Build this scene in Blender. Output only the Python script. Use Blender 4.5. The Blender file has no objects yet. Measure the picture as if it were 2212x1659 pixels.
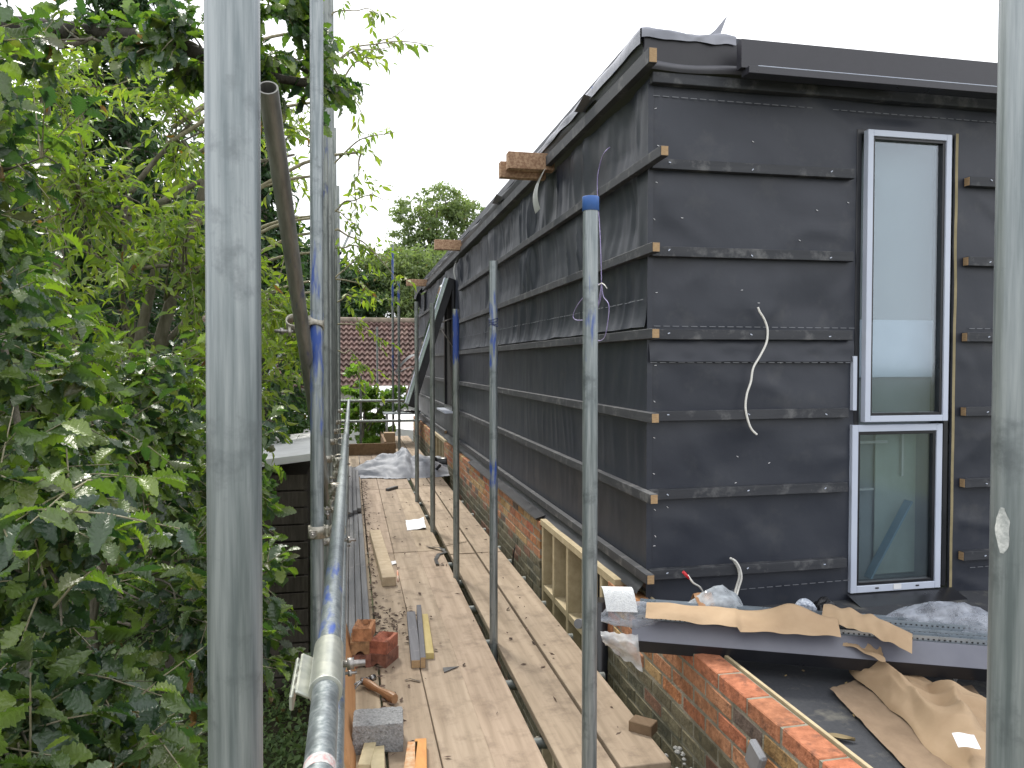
import bpy, math, random
import numpy as np
from mathutils import Vector, Matrix, noise
rnd = random.Random(7)
R = math.radians
S = bpy.context.scene
COL = S.collection
# ------------------------------------------------------------------ camera
YAW = 11.87; ZC = 1.65; FPX = 1661.0; W0, H0 = 2212.0, 1659.0; HOR = 785.0
PITCH = math.degrees(math.atan((H0/2-HOR)/FPX))
cam = bpy.data.cameras.new('camera'); co = bpy.data.objects.new('camera', cam); COL.objects.link(co)
cam.sensor_width = 36; cam.lens = 36*FPX/W0; cam.clip_start = .02; cam.clip_end = 3000
co.location = (0, 0, ZC); co.rotation_euler = (R(90-PITCH), 0, R(-YAW)); S.camera = co
# ------------------------------------------------------------------ world
SUN_DIR = Vector((-.16, .60, .85)).normalized()
w = bpy.data.worlds.new('World'); S.world = w; w.use_nodes = True
nt = w.node_tree; nt.nodes.clear(); N = nt.nodes.new; L = nt.links.new
out = N('ShaderNodeOutputWorld'); bg = N('ShaderNodeBackground'); bg.inputs[1].default_value = .1
sky = N('ShaderNodeTexSky'); sky.sky_type = 'NISHITA'; sky.sun_disc = False
sky.sun_elevation = math.asin(SUN_DIR.z); sky.sun_rotation = math.atan2(SUN_DIR.x, SUN_DIR.y)
tc = N('ShaderNodeTexCoord'); ns = N('ShaderNodeTexNoise'); ns.inputs['Scale'].default_value = 3.2; ns.inputs['Detail'].default_value = 7
ns.inputs['Roughness'].default_value = .55
cr = N('ShaderNodeValToRGB'); cr.color_ramp.elements[0].position = .26; cr.color_ramp.elements[1].position = .36
mx = N('ShaderNodeMix'); mx.data_type = 'RGBA'; mx.inputs[7].default_value = (13.5, 13.7, 14.2, 1)
L(tc.outputs['Generated'], ns.inputs['Vector']); dp = N('ShaderNodeVectorMath'); dp.operation = 'DOT_PRODUCT'; dn_ = Vector((.72,.60,.42)).normalized(); dp.inputs[1].default_value = dn_; L(tc.outputs['Generated'], dp.inputs[0]); mr = N('ShaderNodeMapRange'); mr.inputs[1].default_value = .965; mr.inputs[2].default_value = .999; mr.inputs[3].default_value = 0; mr.inputs[4].default_value = -.22; L(dp.outputs['Value'], mr.inputs[0]); av = N('ShaderNodeMath'); L(ns.outputs[0], av.inputs[0]); L(mr.outputs[0], av.inputs[1]); L(av.outputs[0], cr.inputs[0]); L(cr.outputs[0], mx.inputs[0])
L(sky.outputs[0], mx.inputs[6]); L(mx.outputs[2], bg.inputs[0]); L(bg.outputs[0], out.inputs[0])
# ------------------------------------------------------------------ sun, exposure
sl = bpy.data.lights.new('sun', 'SUN'); so = bpy.data.objects.new('sun', sl); COL.objects.link(so)
sl.energy = 2.9; sl.angle = R(10); sl.color = (1, .95, .86)
so.rotation_euler = (-SUN_DIR).to_track_quat('-Z', 'Y').to_euler(); so.location = (0, 0, 20)
S.view_settings.view_transform = 'Standard'; S.view_settings.look = 'None'; S.view_settings.exposure = 0.38; S.view_settings.gamma = 1
S.cycles.max_bounces = 7; S.cycles.transparent_max_bounces = 16
# ------------------------------------------------------------------ helpers
ca, sa = math.cos(R(YAW)), math.sin(R(YAW))
def ray(x, y):
    cx = (x-W0/2)/FPX; v = -(y-HOR)/FPX
    return Vector((cx*ca+sa, ca-cx*sa, v))
def PX(x, y, X=None, Y=None, Z=None, d=None):
    r = ray(x, y)
    t = d if d is not None else (X/r.x if X is not None else (Y/r.y if Y is not None else (Z-ZC)/r.z))
    return Vector((r.x*t, r.y*t, ZC+r.z*t))
def nz(p, s=1.0, o=0.0): return noise.noise(Vector((p[0]*s+o, p[1]*s+o*1.7, p[2]*s-o)))
MATS = {}
def mat(name, c1, c2=None, rough=.7, metal=0, scale=(8,8,8), detail=4, bump=.15, bscale=None, lo=.35, hi=.65, tint=None, tintcol=None,
        c3=None, c3scale=2.0, c3lo=.55, c3hi=.7, spec=.5, bdist=.01, coat=0):
    if name in MATS: return MATS[name]
    m = bpy.data.materials.new(name); m.use_nodes = True; t = m.node_tree; P = t.nodes['Principled BSDF']
    n = t.nodes.new; l = t.links.new
    P.inputs['Roughness'].default_value = rough; P.inputs['Metallic'].default_value = metal
    P.inputs['Specular IOR Level'].default_value = spec; P.inputs['Coat Weight'].default_value = coat
    tcn = n('ShaderNodeTexCoord'); mp = n('ShaderNodeMapping'); mp.inputs['Scale'].default_value = scale
    l(tcn.outputs['Object'], mp.inputs[0])
    a = n('ShaderNodeTexNoise'); a.inputs['Scale'].default_value = 1; a.inputs['Detail'].default_value = detail; a.inputs['Roughness'].default_value = .6
    l(mp.outputs[0], a.inputs['Vector'])
    r = n('ShaderNodeMapRange'); r.inputs[1].default_value = lo; r.inputs[2].default_value = hi; l(a.outputs[0], r.inputs[0])
    x = n('ShaderNodeMix'); x.data_type = 'RGBA'; x.inputs[6].default_value = (*c1, 1); x.inputs[7].default_value = (*(c2 or c1), 1); l(r.outputs[0], x.inputs[0])
    outc = x.outputs[2]
    if c3:
        b = n('ShaderNodeTexNoise'); b.inputs['Scale'].default_value = c3scale; b.inputs['Detail'].default_value = 6; b.inputs['Roughness'].default_value = .65
        l(tcn.outputs['Object'], b.inputs['Vector'])
        r2 = n('ShaderNodeMapRange'); r2.inputs[1].default_value = c3lo; r2.inputs[2].default_value = c3hi; l(b.outputs[0], r2.inputs[0])
        x2 = n('ShaderNodeMix'); x2.data_type = 'RGBA'; x2.inputs[7].default_value = (*c3, 1); l(r2.outputs[0], x2.inputs[0]); l(outc, x2.inputs[6]); outc = x2.outputs[2]
    if tint:
        at = n('ShaderNodeAttribute'); at.attribute_name = 'tint'
        x3 = n('ShaderNodeMix'); x3.data_type = 'RGBA'
        if tint == 'mul':
            x3.blend_type = 'MULTIPLY'; x3.inputs[0].default_value = 1; l(outc, x3.inputs[6]); l(at.outputs['Color'], x3.inputs[7])
        else:     # 'paint': red channel is the amount of worn paint, broken up by streaky noise
            sp = n('ShaderNodeSeparateColor'); l(at.outputs['Color'], sp.inputs[0])
            c = n('ShaderNodeTexNoise'); c.inputs['Scale'].default_value = 1; c.inputs['Detail'].default_value = 8
            mp2 = n('ShaderNodeMapping'); mp2.inputs['Scale'].default_value = (60, 12, 9) ; l(tcn.outputs['Object'], mp2.inputs[0]); l(mp2.outputs[0], c.inputs['Vector'])
            ad = n('ShaderNodeMath'); ad.operation = 'ADD'; l(sp.outputs[0], ad.inputs[0]); l(c.outputs[0], ad.inputs[1])
            r3 = n('ShaderNodeMapRange'); r3.inputs[1].default_value = .95; r3.inputs[2].default_value = 1.12; l(ad.outputs[0], r3.inputs[0])
            l(r3.outputs[0], x3.inputs[0]); l(outc, x3.inputs[6]); x3.inputs[7].default_value = (*tintcol, 1)
            mm = n('ShaderNodeMath'); mm.operation = 'MULTIPLY_ADD'; mm.inputs[1].default_value = -metal; mm.inputs[2].default_value = metal
            l(r3.outputs[0], mm.inputs[0]); l(mm.outputs[0], P.inputs['Metallic'])
        outc = x3.outputs[2]
    l(outc, P.inputs['Base Color'])
    rr = n('ShaderNodeMapRange'); rr.inputs[3].default_value = max(rough-.1, .02); rr.inputs[4].default_value = min(rough+.12, 1); l(a.outputs[0], rr.inputs[0]); l(rr.outputs[0], P.inputs['Roughness'])
    if bump:
        q = n('ShaderNodeTexNoise'); q.inputs['Scale'].default_value = 1; q.inputs['Detail'].default_value = 5
        mp3 = n('ShaderNodeMapping'); mp3.inputs['Scale'].default_value = bscale or tuple(s*3 for s in scale); l(tcn.outputs['Object'], mp3.inputs[0]); l(mp3.outputs[0], q.inputs['Vector'])
        bp = n('ShaderNodeBump'); bp.inputs['Strength'].default_value = bump; bp.inputs['Distance'].default_value = bdist
        l(q.outputs[0], bp.inputs['Height']); l(bp.outputs[0], P.inputs['Normal'])
    MATS[name] = m; return m
def leafmat(name, c1, c2, trans, rough=.4, tw=.45, gloss=.5):
    m = bpy.data.materials.new(name); m.use_nodes = True; t = m.node_tree; P = t.nodes['Principled BSDF']; n = t.nodes.new; l = t.links.new
    at = n('ShaderNodeAttribute'); at.attribute_name = 'tint'; sp = n('ShaderNodeSeparateColor'); l(at.outputs['Color'], sp.inputs[0])
    x = n('ShaderNodeMix'); x.data_type = 'RGBA'; x.inputs[6].default_value = (*c1, 1); x.inputs[7].default_value = (*c2, 1); l(sp.outputs[0], x.inputs[0])
    y = n('ShaderNodeMix'); y.data_type = 'RGBA'; y.inputs[7].default_value = (.20, .10, .035, 1); l(sp.outputs[1], y.inputs[0]); l(x.outputs[2], y.inputs[6])
    l(y.outputs[2], P.inputs['Base Color']); P.inputs['Roughness'].default_value = rough; P.inputs['Specular IOR Level'].default_value = gloss
    tr = n('ShaderNodeBsdfTranslucent'); tm = n('ShaderNodeMix'); tm.data_type = 'RGBA'; tm.blend_type = 'MULTIPLY'; tm.inputs[0].default_value = 1
    q_ = n('ShaderNodeTexNoise'); q_.inputs['Scale'].default_value = 55; q_.inputs['Detail'].default_value = 3; tq = n('ShaderNodeTexCoord'); l(tq.outputs['Object'], q_.inputs[0]); bq = n('ShaderNodeBump'); bq.inputs['Strength'].default_value = .55; bq.inputs['Distance'].default_value = .012; l(q_.outputs[0], bq.inputs['Height']); l(bq.outputs[0], P.inputs['Normal'])
    tm.inputs[7].default_value = (*trans, 1); l(y.outputs[2], tm.inputs[6]); l(tm.outputs[2], tr.inputs[0])
    ms = n('ShaderNodeMixShader'); ms.inputs[0].default_value = tw; l(P.outputs[0], ms.inputs[1]); l(tr.outputs[0], ms.inputs[2])
    l(ms.outputs[0], t.nodes['Material Output'].inputs[0]); return m

class MB:
    def __init__(s): s.v = []; s.f = []; s.t = []; s.smooth = []
    def add(s, vs, fs, tint=(0,0,0), smooth=False):
        o = len(s.v); s.v += [tuple(v) for v in vs]
        s.t += [tint]*len(vs) if not isinstance(tint, list) else tint
        for f in fs: s.f.append(tuple(i+o for i in f)); s.smooth.append(smooth)
        return s
    def box(s, c, d, rot=None, tint=(1,1,1), bev=0.0, jit=0.0):
        h = [x/2 for x in d]; vs = []; b = min(bev, min(h)*.9); c = Vector(c)
        M = rot if rot is not None else Matrix.Identity(3)
        if b <= 0:
            for z in (-1,1):
                for y in (-1,1):
                    for x in (-1,1): vs.append(c+M@Vector((x*h[0]+rnd.uniform(-jit,jit), y*h[1]+rnd.uniform(-jit,jit), z*h[2]+rnd.uniform(-jit,jit))))
            return s.add(vs, [(0,2,3,1),(4,5,7,6),(0,1,5,4),(2,6,7,3),(0,4,6,2),(1,3,7,5)], tint)
        idx = {}
        for z in (-1,1):
            for y in (-1,1):
                for x in (-1,1):
                    j = Vector((rnd.uniform(-jit,jit), rnd.uniform(-jit,jit), rnd.uniform(-jit,jit)))
                    for a in range(3):
                        q = [x*(h[0]-b), y*(h[1]-b), z*(h[2]-b)]; q[a] = (x,y,z)[a]*h[a]
                        idx[(x,y,z,a)] = len(vs); vs.append(c+M@(Vector(q)+j))
        fs = []
        for a in range(3):
            p, q = (a+1)%3, (a+2)%3
            for sg in (-1,1):
                ring = []
                for (u,v) in ((-1,-1),(1,-1),(1,1),(-1,1)):
                    k = [0,0,0]; k[a]=sg; k[p]=u; k[q]=v; ring.append(idx[(*k,a)])
                fs.append(ring if sg>0 else ring[::-1])
            for u in (-1,1):       # edges along a
                for v in (-1,1):
                    k0=[0,0,0]; k0[a]=-1; k0[p]=u; k0[q]=v; k1=list(k0); k1[a]=1
                    e=[idx[(*k0,p)],idx[(*k1,p)],idx[(*k1,q)],idx[(*k0,q)]]
                    fs.append(e if u*v<0 else e[::-1])
        for z in (-1,1):
            for y in (-1,1):
                for x in (-1,1):
                    e=[idx[(x,y,z,a)] for a in range(3)]; fs.append(e if x*y*z>0 else e[::-1])
        return s.add(vs, fs, tint)
    def beam(s, p0, p1, wd, ht, up=(0,0,1), bev=.002, tint=(1,1,1)):
        p0, p1 = Vector(p0), Vector(p1); y = (p1-p0); ln = y.length; y.normalize(); u = Vector(up); x = y.cross(u).normalized(); z = x.cross(y)
        M = Matrix((x, y, z)).transposed(); return s.box((p0+p1)/2, (wd, ln, ht), M, tint, bev)
    def sweep(s, pts, r, n=10, tint=(0,0,0), cap=True, smoothpts=0):
        pts = [Vector(p) for p in pts]
        if smoothpts:
            q = []
            P = [pts[0]]+pts+[pts[-1]]
            for i in range(1, len(P)-2):
                for k in range(smoothpts):
                    t = k/smoothpts; a,b,c,d = P[i-1],P[i],P[i+1],P[i+2]
                    q.append(.5*((2*b)+(c-a)*t+(2*a-5*b+4*c-d)*t*t+(3*b-a-3*c+d)*t**3))
            q.append(pts[-1]); pts = q
        rs = r if isinstance(r, (list, tuple)) else None
        vs = []; prev = None
        for i, p in enumerate(pts):
            d = (pts[min(i+1,len(pts)-1)]-pts[max(i-1,0)])
            d = d.normalized() if d.length > 1e-9 else Vector((0,0,1))
            if prev is None: a = d.orthogonal().normalized()
            else: a = (prev-d*prev.dot(d)).normalized()
            prev = a; b = d.cross(a); rad = (rs[0]+(rs[1]-rs[0])*i/(len(pts)-1)) if rs else r
            for k in range(n): th = 2*math.pi*k/n; vs.append(p+(a*math.cos(th)+b*math.sin(th))*rad)
        fs = [(i*n+k, i*n+(k+1)%n, (i+1)*n+(k+1)%n, (i+1)*n+k) for i in range(len(pts)-1) for k in range(n)]
        s.add(vs, fs, tint, True)
        if cap:
            o = len(s.v)-len(vs); s.f.append(tuple(o+k for k in range(n))[::-1]); s.f.append(tuple(o+(len(pts)-1)*n+k for k in range(n))); s.smooth += [False, False]
        return s
    def tube(s, p0, p1, r=.02415, n=28, blue=(), wall=.004, seg=24):   # open scaffold tube with painted bands
        p0, p1 = Vector(p0), Vector(p1); d = (p1-p0).normalized(); a = d.orthogonal().normalized(); b = d.cross(a)
        ring = lambda c, q: [c+(a*math.cos(2*math.pi*k/n)+b*math.sin(2*math.pi*k/n))*q for k in range(n)]
        vs = []; tt = []
        for i in range(seg+1):
            t = i/seg; vs += ring(p0.lerp(p1, t), r); am = 0
            for (b0, b1, k) in blue:
                e = .12*(b1-b0)+.004
                if b0-e < t < b1+e: am = max(am, (k*1.08)*min(1, (t-b0+e)/(2*e), (b1+e-t)/(2*e)))
            tt += [(am,0,0)]*n
        fs = [(i*n+k, i*n+(k+1)%n, (i+1)*n+(k+1)%n, (i+1)*n+k) for i in range(seg) for k in range(n)]
        s.add(vs, fs, tt, True)
        for (p, q, e) in ((p0, d, 0), (p1, -d, seg)):
            v2 = ring(p, r)+ring(p, r-wall)+ring(p+q*.12, r-wall); am = tt[e*n][0]
            f2 = [(k, (k+1)%n, n+(k+1)%n, n+k) for k in range(n)]+[(n+k, n+(k+1)%n, 2*n+(k+1)%n, 2*n+k) for k in range(n)]+[tuple(2*n+k for k in range(n))]
            s.add(v2, f2, [(am,0,0)]*len(v2), False)
        return s
    def grid(s, fn, nu, nv, tint=(1,1,1), smooth=True):
        vs = [fn(i/nu, j/nv) for j in range(nv+1) for i in range(nu+1)]
        fs = [(j*(nu+1)+i, j*(nu+1)+i+1, (j+1)*(nu+1)+i+1, (j+1)*(nu+1)+i) for j in range(nv) for i in range(nu)]
        return s.add(vs, fs, tint, smooth)
    def prism(s, prof, p0, p1, up=(0,0,1), tint=(1,1,1)):      # profile (side, up) extruded p0 -> p1
        p0, p1 = Vector(p0), Vector(p1); y = (p1-p0).normalized(); x = y.cross(Vector(up)).normalized(); z = x.cross(y); n = len(prof)
        vs = [p+x*a+z*b for p in (p0, p1) for (a, b) in prof]
        return s.add(vs, [(k, (k+1)%n, n+(k+1)%n, n+k) for k in range(n)]+[tuple(range(n))[::-1], tuple(range(n, 2*n))], tint)
ORG = {}
def finish(o, me, m, parent, V, org=None):
    me.materials.append(m)
    COL.objects.link(o)
    return o
def mesh_np(name, V, F, m, parent=None, tint=None, smooth=None, org=None):
    V = np.asarray(V, dtype=np.float64)
    if parent is not None: og = ORG[parent.name]
    else: og = Vector(org) if org is not None else Vector(((V[:,0].min()+V[:,0].max())/2, (V[:,1].min()+V[:,1].max())/2, V[:,2].min()))
    me = bpy.data.meshes.new(name)
    if isinstance(F, np.ndarray):
        nf, k = F.shape
        me.vertices.add(len(V)); me.vertices.foreach_set('co', (V-np.array(og)).ravel())
        me.loops.add(nf*k); me.loops.foreach_set('vertex_index', F.ravel().astype(np.int32))
        me.polygons.add(nf); me.polygons.foreach_set('loop_start', np.arange(0, nf*k, k, dtype=np.int32))
        me.update(calc_edges=True)
    else: me.from_pydata((V-np.array(og)).tolist(), [], F); me.update()
    if smooth is not None: me.polygons.foreach_set('use_smooth', smooth)
    if tint is not None:
        a = me.color_attributes.new('tint', 'FLOAT_COLOR', 'POINT'); T = np.ones((len(V), 4)); T[:,:3] = np.asarray(tint); a.data.foreach_set('color', T.ravel())
    o = bpy.data.objects.new(name, me); me.materials.append(m); COL.objects.link(o)
    if parent is not None: o.parent = parent
    else: o.location = og
    ORG[o.name] = og.copy() if isinstance(og, Vector) else Vector(og); return o
def build(name, b, m, parent=None, label=None, cat=None, group=None, kind=None, org=None):
    o = mesh_np(name, b.v, b.f, m, parent, b.t, b.smooth, org)
    return tag(o, label, cat, group, kind)
def tag(o, label=None, cat=None, group=None, kind=None):
    if label: o['label'] = label
    if cat: o['category'] = cat
    if group: o['group'] = group
    if kind: o['kind'] = kind
    return o
def thing(name, loc, label, cat, group=None):
    o = bpy.data.objects.new(name, None); COL.objects.link(o); o.location = loc; o.empty_display_size = .1; ORG[o.name] = Vector(loc)
    return tag(o, label, cat, group)
def copy_tree(o, loc, rot=None, parent=None):
    c = o.copy(); COL.objects.link(c)
    if parent is None:
        c.location = loc
        if rot is not None: c.rotation_euler = rot
    else: c.parent = parent
    for ch in list(o.children): copy_tree(ch, None, None, c)
    return c
# ------------------------------------------------------------------ materials
GALV = mat('galvanised_steel', (.17,.20,.21), (.34,.37,.38), rough=.40, metal=.6, scale=(110,110,5), tint='paint', tintcol=(.03,.075,.30), bump=.12, c3=(.15,.17,.18), c3scale=13, bdist=.002, detail=7)
GALVD = mat('weathered_steel', (.16,.18,.175), (.30,.32,.30), rough=.45, metal=.55, scale=(40,40,5), tint='paint', tintcol=(.02,.055,.24), bump=.12, c3=(.12,.13,.13), c3scale=9, bdist=.002, detail=6)
IRON = mat('coupler_iron', (.26,.24,.20), (.44,.42,.36), rough=.42, metal=.6, scale=(60,60,60), bump=.3, bdist=.002)
BOLT = mat('bolt_steel', (.20,.19,.18), (.36,.34,.32), rough=.35, metal=.8, scale=(90,90,90), bump=.2, bdist=.001)
BOARD = mat('scaffold_board_wood', (.375,.30,.225), (.25,.195,.14), rough=.8, scale=(22,1.3,22), lo=.38, hi=.72, bump=.35, bscale=(160,5,60), tint='mul', c3=(.19,.145,.105), c3scale=9, c3lo=.50, c3hi=.76, bdist=.003, detail=8)
MEMB = mat('black_membrane', (.018,.022,.034), (.028,.033,.046), rough=.46, scale=(1.6,1.6,1.6), bump=.25, bscale=(7,7,7), c3=(.052,.055,.062), c3scale=4.5, c3lo=.54, c3hi=.8, bdist=.01, detail=7, spec=.5)
BATT = mat('black_batten_wood', (.024,.027,.034), (.042,.045,.052), rough=.65, scale=(3,3,30), bump=.25, bscale=(30,30,90), c3=(.12,.122,.125), c3scale=8, c3lo=.53, c3hi=.68, bdist=.003)
GREYB = mat('grey_batten_wood', (.13,.13,.14), (.20,.20,.205), rough=.7, scale=(40,2,40), bump=.25, tint='mul', bdist=.002, c3=(.28,.27,.26), c3scale=12, c3lo=.6, c3hi=.75)
ENDG = mat('cut_timber_end', (.42,.29,.16), (.32,.21,.11), rough=.8, scale=(60,60,200), bump=.2, bdist=.001)
PINE = mat('fresh_pine', (.48,.40,.255), (.38,.31,.19), rough=.7, scale=(14,14,14), bump=.15, bscale=(60,60,60), tint='mul', bdist=.001)
OSB = mat('rafter_wood', (.44,.29,.18), (.26,.15,.09), rough=.8, scale=(50,14,50), bump=.5, bdist=.003, lo=.4, hi=.6)
BRICK = mat('brick_clay', (1.08,1.04,.95), (.62,.56,.48), rough=.88, scale=(24,24,24), tint='mul', bump=.8, bscale=(70,70,70), c3=(.42,.42,.42), c3scale=20, c3lo=.53, c3hi=.66, bdist=.006, detail=7)
MORT = mat('mortar', (.30,.275,.22), (.17,.165,.125), rough=.95, scale=(9,9,9), bump=.8, bscale=(90,90,90), bdist=.006)
FELT = mat('roofing_felt', (.030,.033,.040), (.045,.048,.055), rough=.85, scale=(60,60,60), bump=.6, bscale=(300,300,300), c3=(.20,.19,.155), c3scale=6, c3lo=.54, c3hi=.85, bdist=.002, detail=8)
ALU = mat('white_window_aluminium', (.50,.55,.66), (.54,.59,.69), rough=.35, scale=(3,3,3), bump=0)
BLKM = mat('black_metal', (.012,.013,.016), (.018,.019,.023), rough=.3, scale=(5,5,5), bump=.03)
LIT_TRIM = mat('lit_trim_grey', (.115,.12,.15), (.14,.145,.175), rough=.35, scale=(5,5,5), bump=.04)  # grey carries the skylight on the upper face of the dark trim
ZINC = mat('zinc_stud', (.38,.43,.47), (.50,.55,.60), rough=.28, metal=.7, scale=(6,6,6), bump=.04)
KRAFT = mat('brown_kraft_paper', (.40,.285,.175), (.34,.235,.14), rough=.75, scale=(5,5,5), bump=.35, bscale=(24,24,24), bdist=.006)
GREYC = mat('grey_tarpaulin_cloth', (.25,.265,.30), (.32,.335,.37), rough=.65, scale=(5,5,5), bump=.1, bscale=(18,18,18), bdist=.008)
WHITEC = mat('white_cable_plastic', (.72,.71,.66), (.78,.77,.72), rough=.4, bump=0)
WHITEP = mat('white_paper', (.70,.71,.74), (.78,.79,.80), rough=.7, bump=.2)
PURP = mat('purple_cord', (.30,.24,.52), (.48,.44,.66), rough=.5, scale=(50,50,50), bump=0)
BLUEP = mat('blue_plastic', (.05,.14,.42), (.07,.17,.48), rough=.4, bump=0)
REDP = mat('red_tape', (.55,.02,.03), (.6,.03,.04), rough=.4, bump=0)
BLOCK = mat('concrete_block_grey', (.21,.215,.22), (.34,.345,.35), rough=.95, scale=(90,90,90), bump=1, bscale=(120,120,120), bdist=.008, c3=(.12,.12,.12), c3scale=60, c3lo=.55, c3hi=.68)
PLY = mat('orange_plywood', (.56,.30,.14), (.47,.24,.105), rough=.6, scale=(20,3,20), bump=.1)
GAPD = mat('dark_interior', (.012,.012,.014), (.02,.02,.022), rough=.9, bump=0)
BARK = mat('bark', (.20,.18,.145), (.10,.09,.065), rough=.95, scale=(14,14,5), bump=.8, bdist=.02, c3=(.10,.13,.06), c3scale=4)
TWIG = mat('twig_bark', (.34,.31,.22), (.20,.18,.11), rough=.8, scale=(30,30,30), bump=.2)
SOIL = mat('soil', (.10,.085,.055), (.05,.045,.03), rough=1, scale=(3,3,3), bump=1, bdist=.05, c3=(.07,.10,.03), c3scale=1.2, c3lo=.45, c3hi=.6)
RAWW = mat('weathered_timber', (.10,.085,.07), (.06,.05,.04), rough=.85, scale=(30,30,3), bump=.3)
def plastic(name, col, alpha, rough=.18):
    m = bpy.data.materials.new(name); m.use_nodes = True; t = m.node_tree; P = t.nodes['Principled BSDF']; n = t.nodes.new; l = t.links.new
    P.inputs['Base Color'].default_value = (*col, 1); P.inputs['Roughness'].default_value = rough
    tr = n('ShaderNodeBsdfTransparent'); ms = n('ShaderNodeMixShader'); lw = n('ShaderNodeLayerWeight'); lw.inputs[0].default_value = .35
    tcn = n('ShaderNodeTexCoord'); q = n('ShaderNodeTexNoise'); q.inputs['Scale'].default_value = 22; q.inputs['Detail'].default_value = 6; l(tcn.outputs['Object'], q.inputs[0])
    r = n('ShaderNodeMapRange'); r.inputs[1].default_value = .35; r.inputs[2].default_value = .7; r.inputs[3].default_value = alpha-.2; r.inputs[4].default_value = alpha+.25; l(q.outputs[0], r.inputs[0])
    ad = n('ShaderNodeMath'); ad.operation = 'MULTIPLY_ADD'; ad.inputs[1].default_value = .5; l(lw.outputs['Facing'], ad.inputs[0]); l(r.outputs[0], ad.inputs[2]); ad.use_clamp = True
    bp = n('ShaderNodeBump'); bp.inputs['Strength'].default_value = .5; bp.inputs['Distance'].default_value = .01; l(q.outputs[0], bp.inputs['Height']); l(bp.outputs[0], P.inputs['Normal'])
    l(ad.outputs[0], ms.inputs[0]); l(tr.outputs[0], ms.inputs[1]); l(P.outputs[0], ms.inputs[2]); l(ms.outputs[0], t.nodes['Material Output'].inputs[0]); return m
CLEARP = plastic('clear_polythene', (.40,.43,.49), .34, .10)
def glassmat():
    m = bpy.data.materials.new('window_glass'); m.use_nodes = True; t = m.node_tree; t.nodes.clear(); n = t.nodes.new; l = t.links.new
    o = n('ShaderNodeOutputMaterial'); g = n('ShaderNodeBsdfGlossy'); g.inputs['Roughness'].default_value = .09; g.inputs[0].default_value = (.85,.92,1,1)
    tr = n('ShaderNodeBsdfTransparent'); tr.inputs[0].default_value = (.88,.93,.94,1); lw_ = n('ShaderNodeLayerWeight'); fr = n('ShaderNodeMapRange'); fr.inputs[1].default_value = .1; fr.inputs[2].default_value = 1; fr.inputs[3].default_value = .07; fr.inputs[4].default_value = .42; l(lw_.outputs['Facing'], fr.inputs[0])
    ms = n('ShaderNodeMixShader'); l(fr.outputs[0], ms.inputs[0]); l(tr.outputs[0], ms.inputs[1]); l(g.outputs[0], ms.inputs[2]); l(ms.outputs[0], o.inputs[0]); return m
GLASS = glassmat()
# ------------------------------------------------------------------ constants of the place
XW, YC, XB, GZ, BT, RZ = 1.52, 3.79, 1.42, -2.3, .43, .33
YEND = 17.9
# ------------------------------------------------------------------ ground
b = MB(); b.grid(lambda u, v: (-400+800*u, -300+900*v, GZ), 4, 4); build('ground', b, SOIL, kind='structure', label='dark soil and garden ground below the scaffold', org=(0,0,GZ))
# ------------------------------------------------------------------ house
house = thing('timber_framed_house', (2.6, 8, BT), 'black membrane clad timber framed house with horizontal battens and tall white window', 'house')
BZ = [.545, .965, 1.375, 1.80, 2.23, 2.68]
def lw(u, v, y0=YC, y1=YEND, z0=BT+.03, z1=3.12):
    y = y0+(y1-y0)*u; z = z0+(z1-z0)*v
    k = min((abs(z-q) for q in BZ+[3.17])); cl = min(k/.16, 1)
    up = min(max((z-1.7)/.5, 0), 1)
    yy = y+.10*noise.noise(Vector((y*1.3, z*1.6, 5)))-z*.10*noise.noise(Vector((y*.8, 1, 2)))
    p = Vector((yy*3.4, z*.5, 3.1)); f = noise.noise(p)*.7 + (1-abs(noise.noise(p*2.1+Vector((9,2,1)))))**4*.7*max(0,.5+1.6*noise.noise(Vector((y*1.1,z*1.3,8)))) + .18*noise.noise(p*4.5)
    big = noise.noise(Vector((y*.9, z*1.4, 7)))
    a = (.009+.046*up)*(.3+.7*cl)*(.8+.8*abs(noise.noise(Vector((y*.7,z*.9,3)))))
    edge = min(1, (y-y0)/.05)
    return (XW - (f-.4)*a*edge - big*.008*edge*cl, y, z)
b = MB(); b.grid(lw, 620, 96); build('wall', b, MEMB, house)
def fw(u, v, x0=XW, x1=5.2, z0=RZ-.05, z1=3.12):
    x = x0+(x1-x0)*u; z = z0+(z1-z0)*v; k = min(abs(z-q) for q in BZ); cl = min(k/.15, 1); e = min(1, (x-x0)/.06)
    if 2.70 < x < 3.42 and z < 3.0: e *= .1
    return (x, YC - e*cl*(noise.noise(Vector((x*2.2, z*2.6, 1)))*.016 + noise.noise(Vector((x*6+z*3, z*5, 4)))*.004 + (1-min(1,abs(noise.noise(Vector((x*1.6+z*.9, z*2.2-x*.5, 12))))*5))*.007), z)
# front wall with the window opening left out
b = MB(); NU, NV = 184, 120
vs = [fw(i/NU, j/NV) for j in range(NV+1) for i in range(NU+1)]; fs = []
WX0, WX1, WZ0, WZ1 = 2.735, 3.35, .37, 2.945
for j in range(NV):
    for i in range(NU):
        q = vs[j*(NU+1)+i]
        if WX0 < q[0] < WX1-.01 and WZ0-.02 < q[2] < WZ1-.02: continue
        fs.append((j*(NU+1)+i, j*(NU+1)+i+1, (j+1)*(NU+1)+i+1, (j+1)*(NU+1)+i))
b.add(vs, fs, (1,1,1), True); build('wall', b, MEMB, house)
b = MB(); b.box(((XW+5.2)/2+.15, YEND, 1.8), (5.2-XW+.2, .02, 2.7)); b.box((5.2, (YC+YEND)/2, 1.8), (.02, YEND-YC, 2.7)); build('wall', b, MEMB, house)
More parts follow.
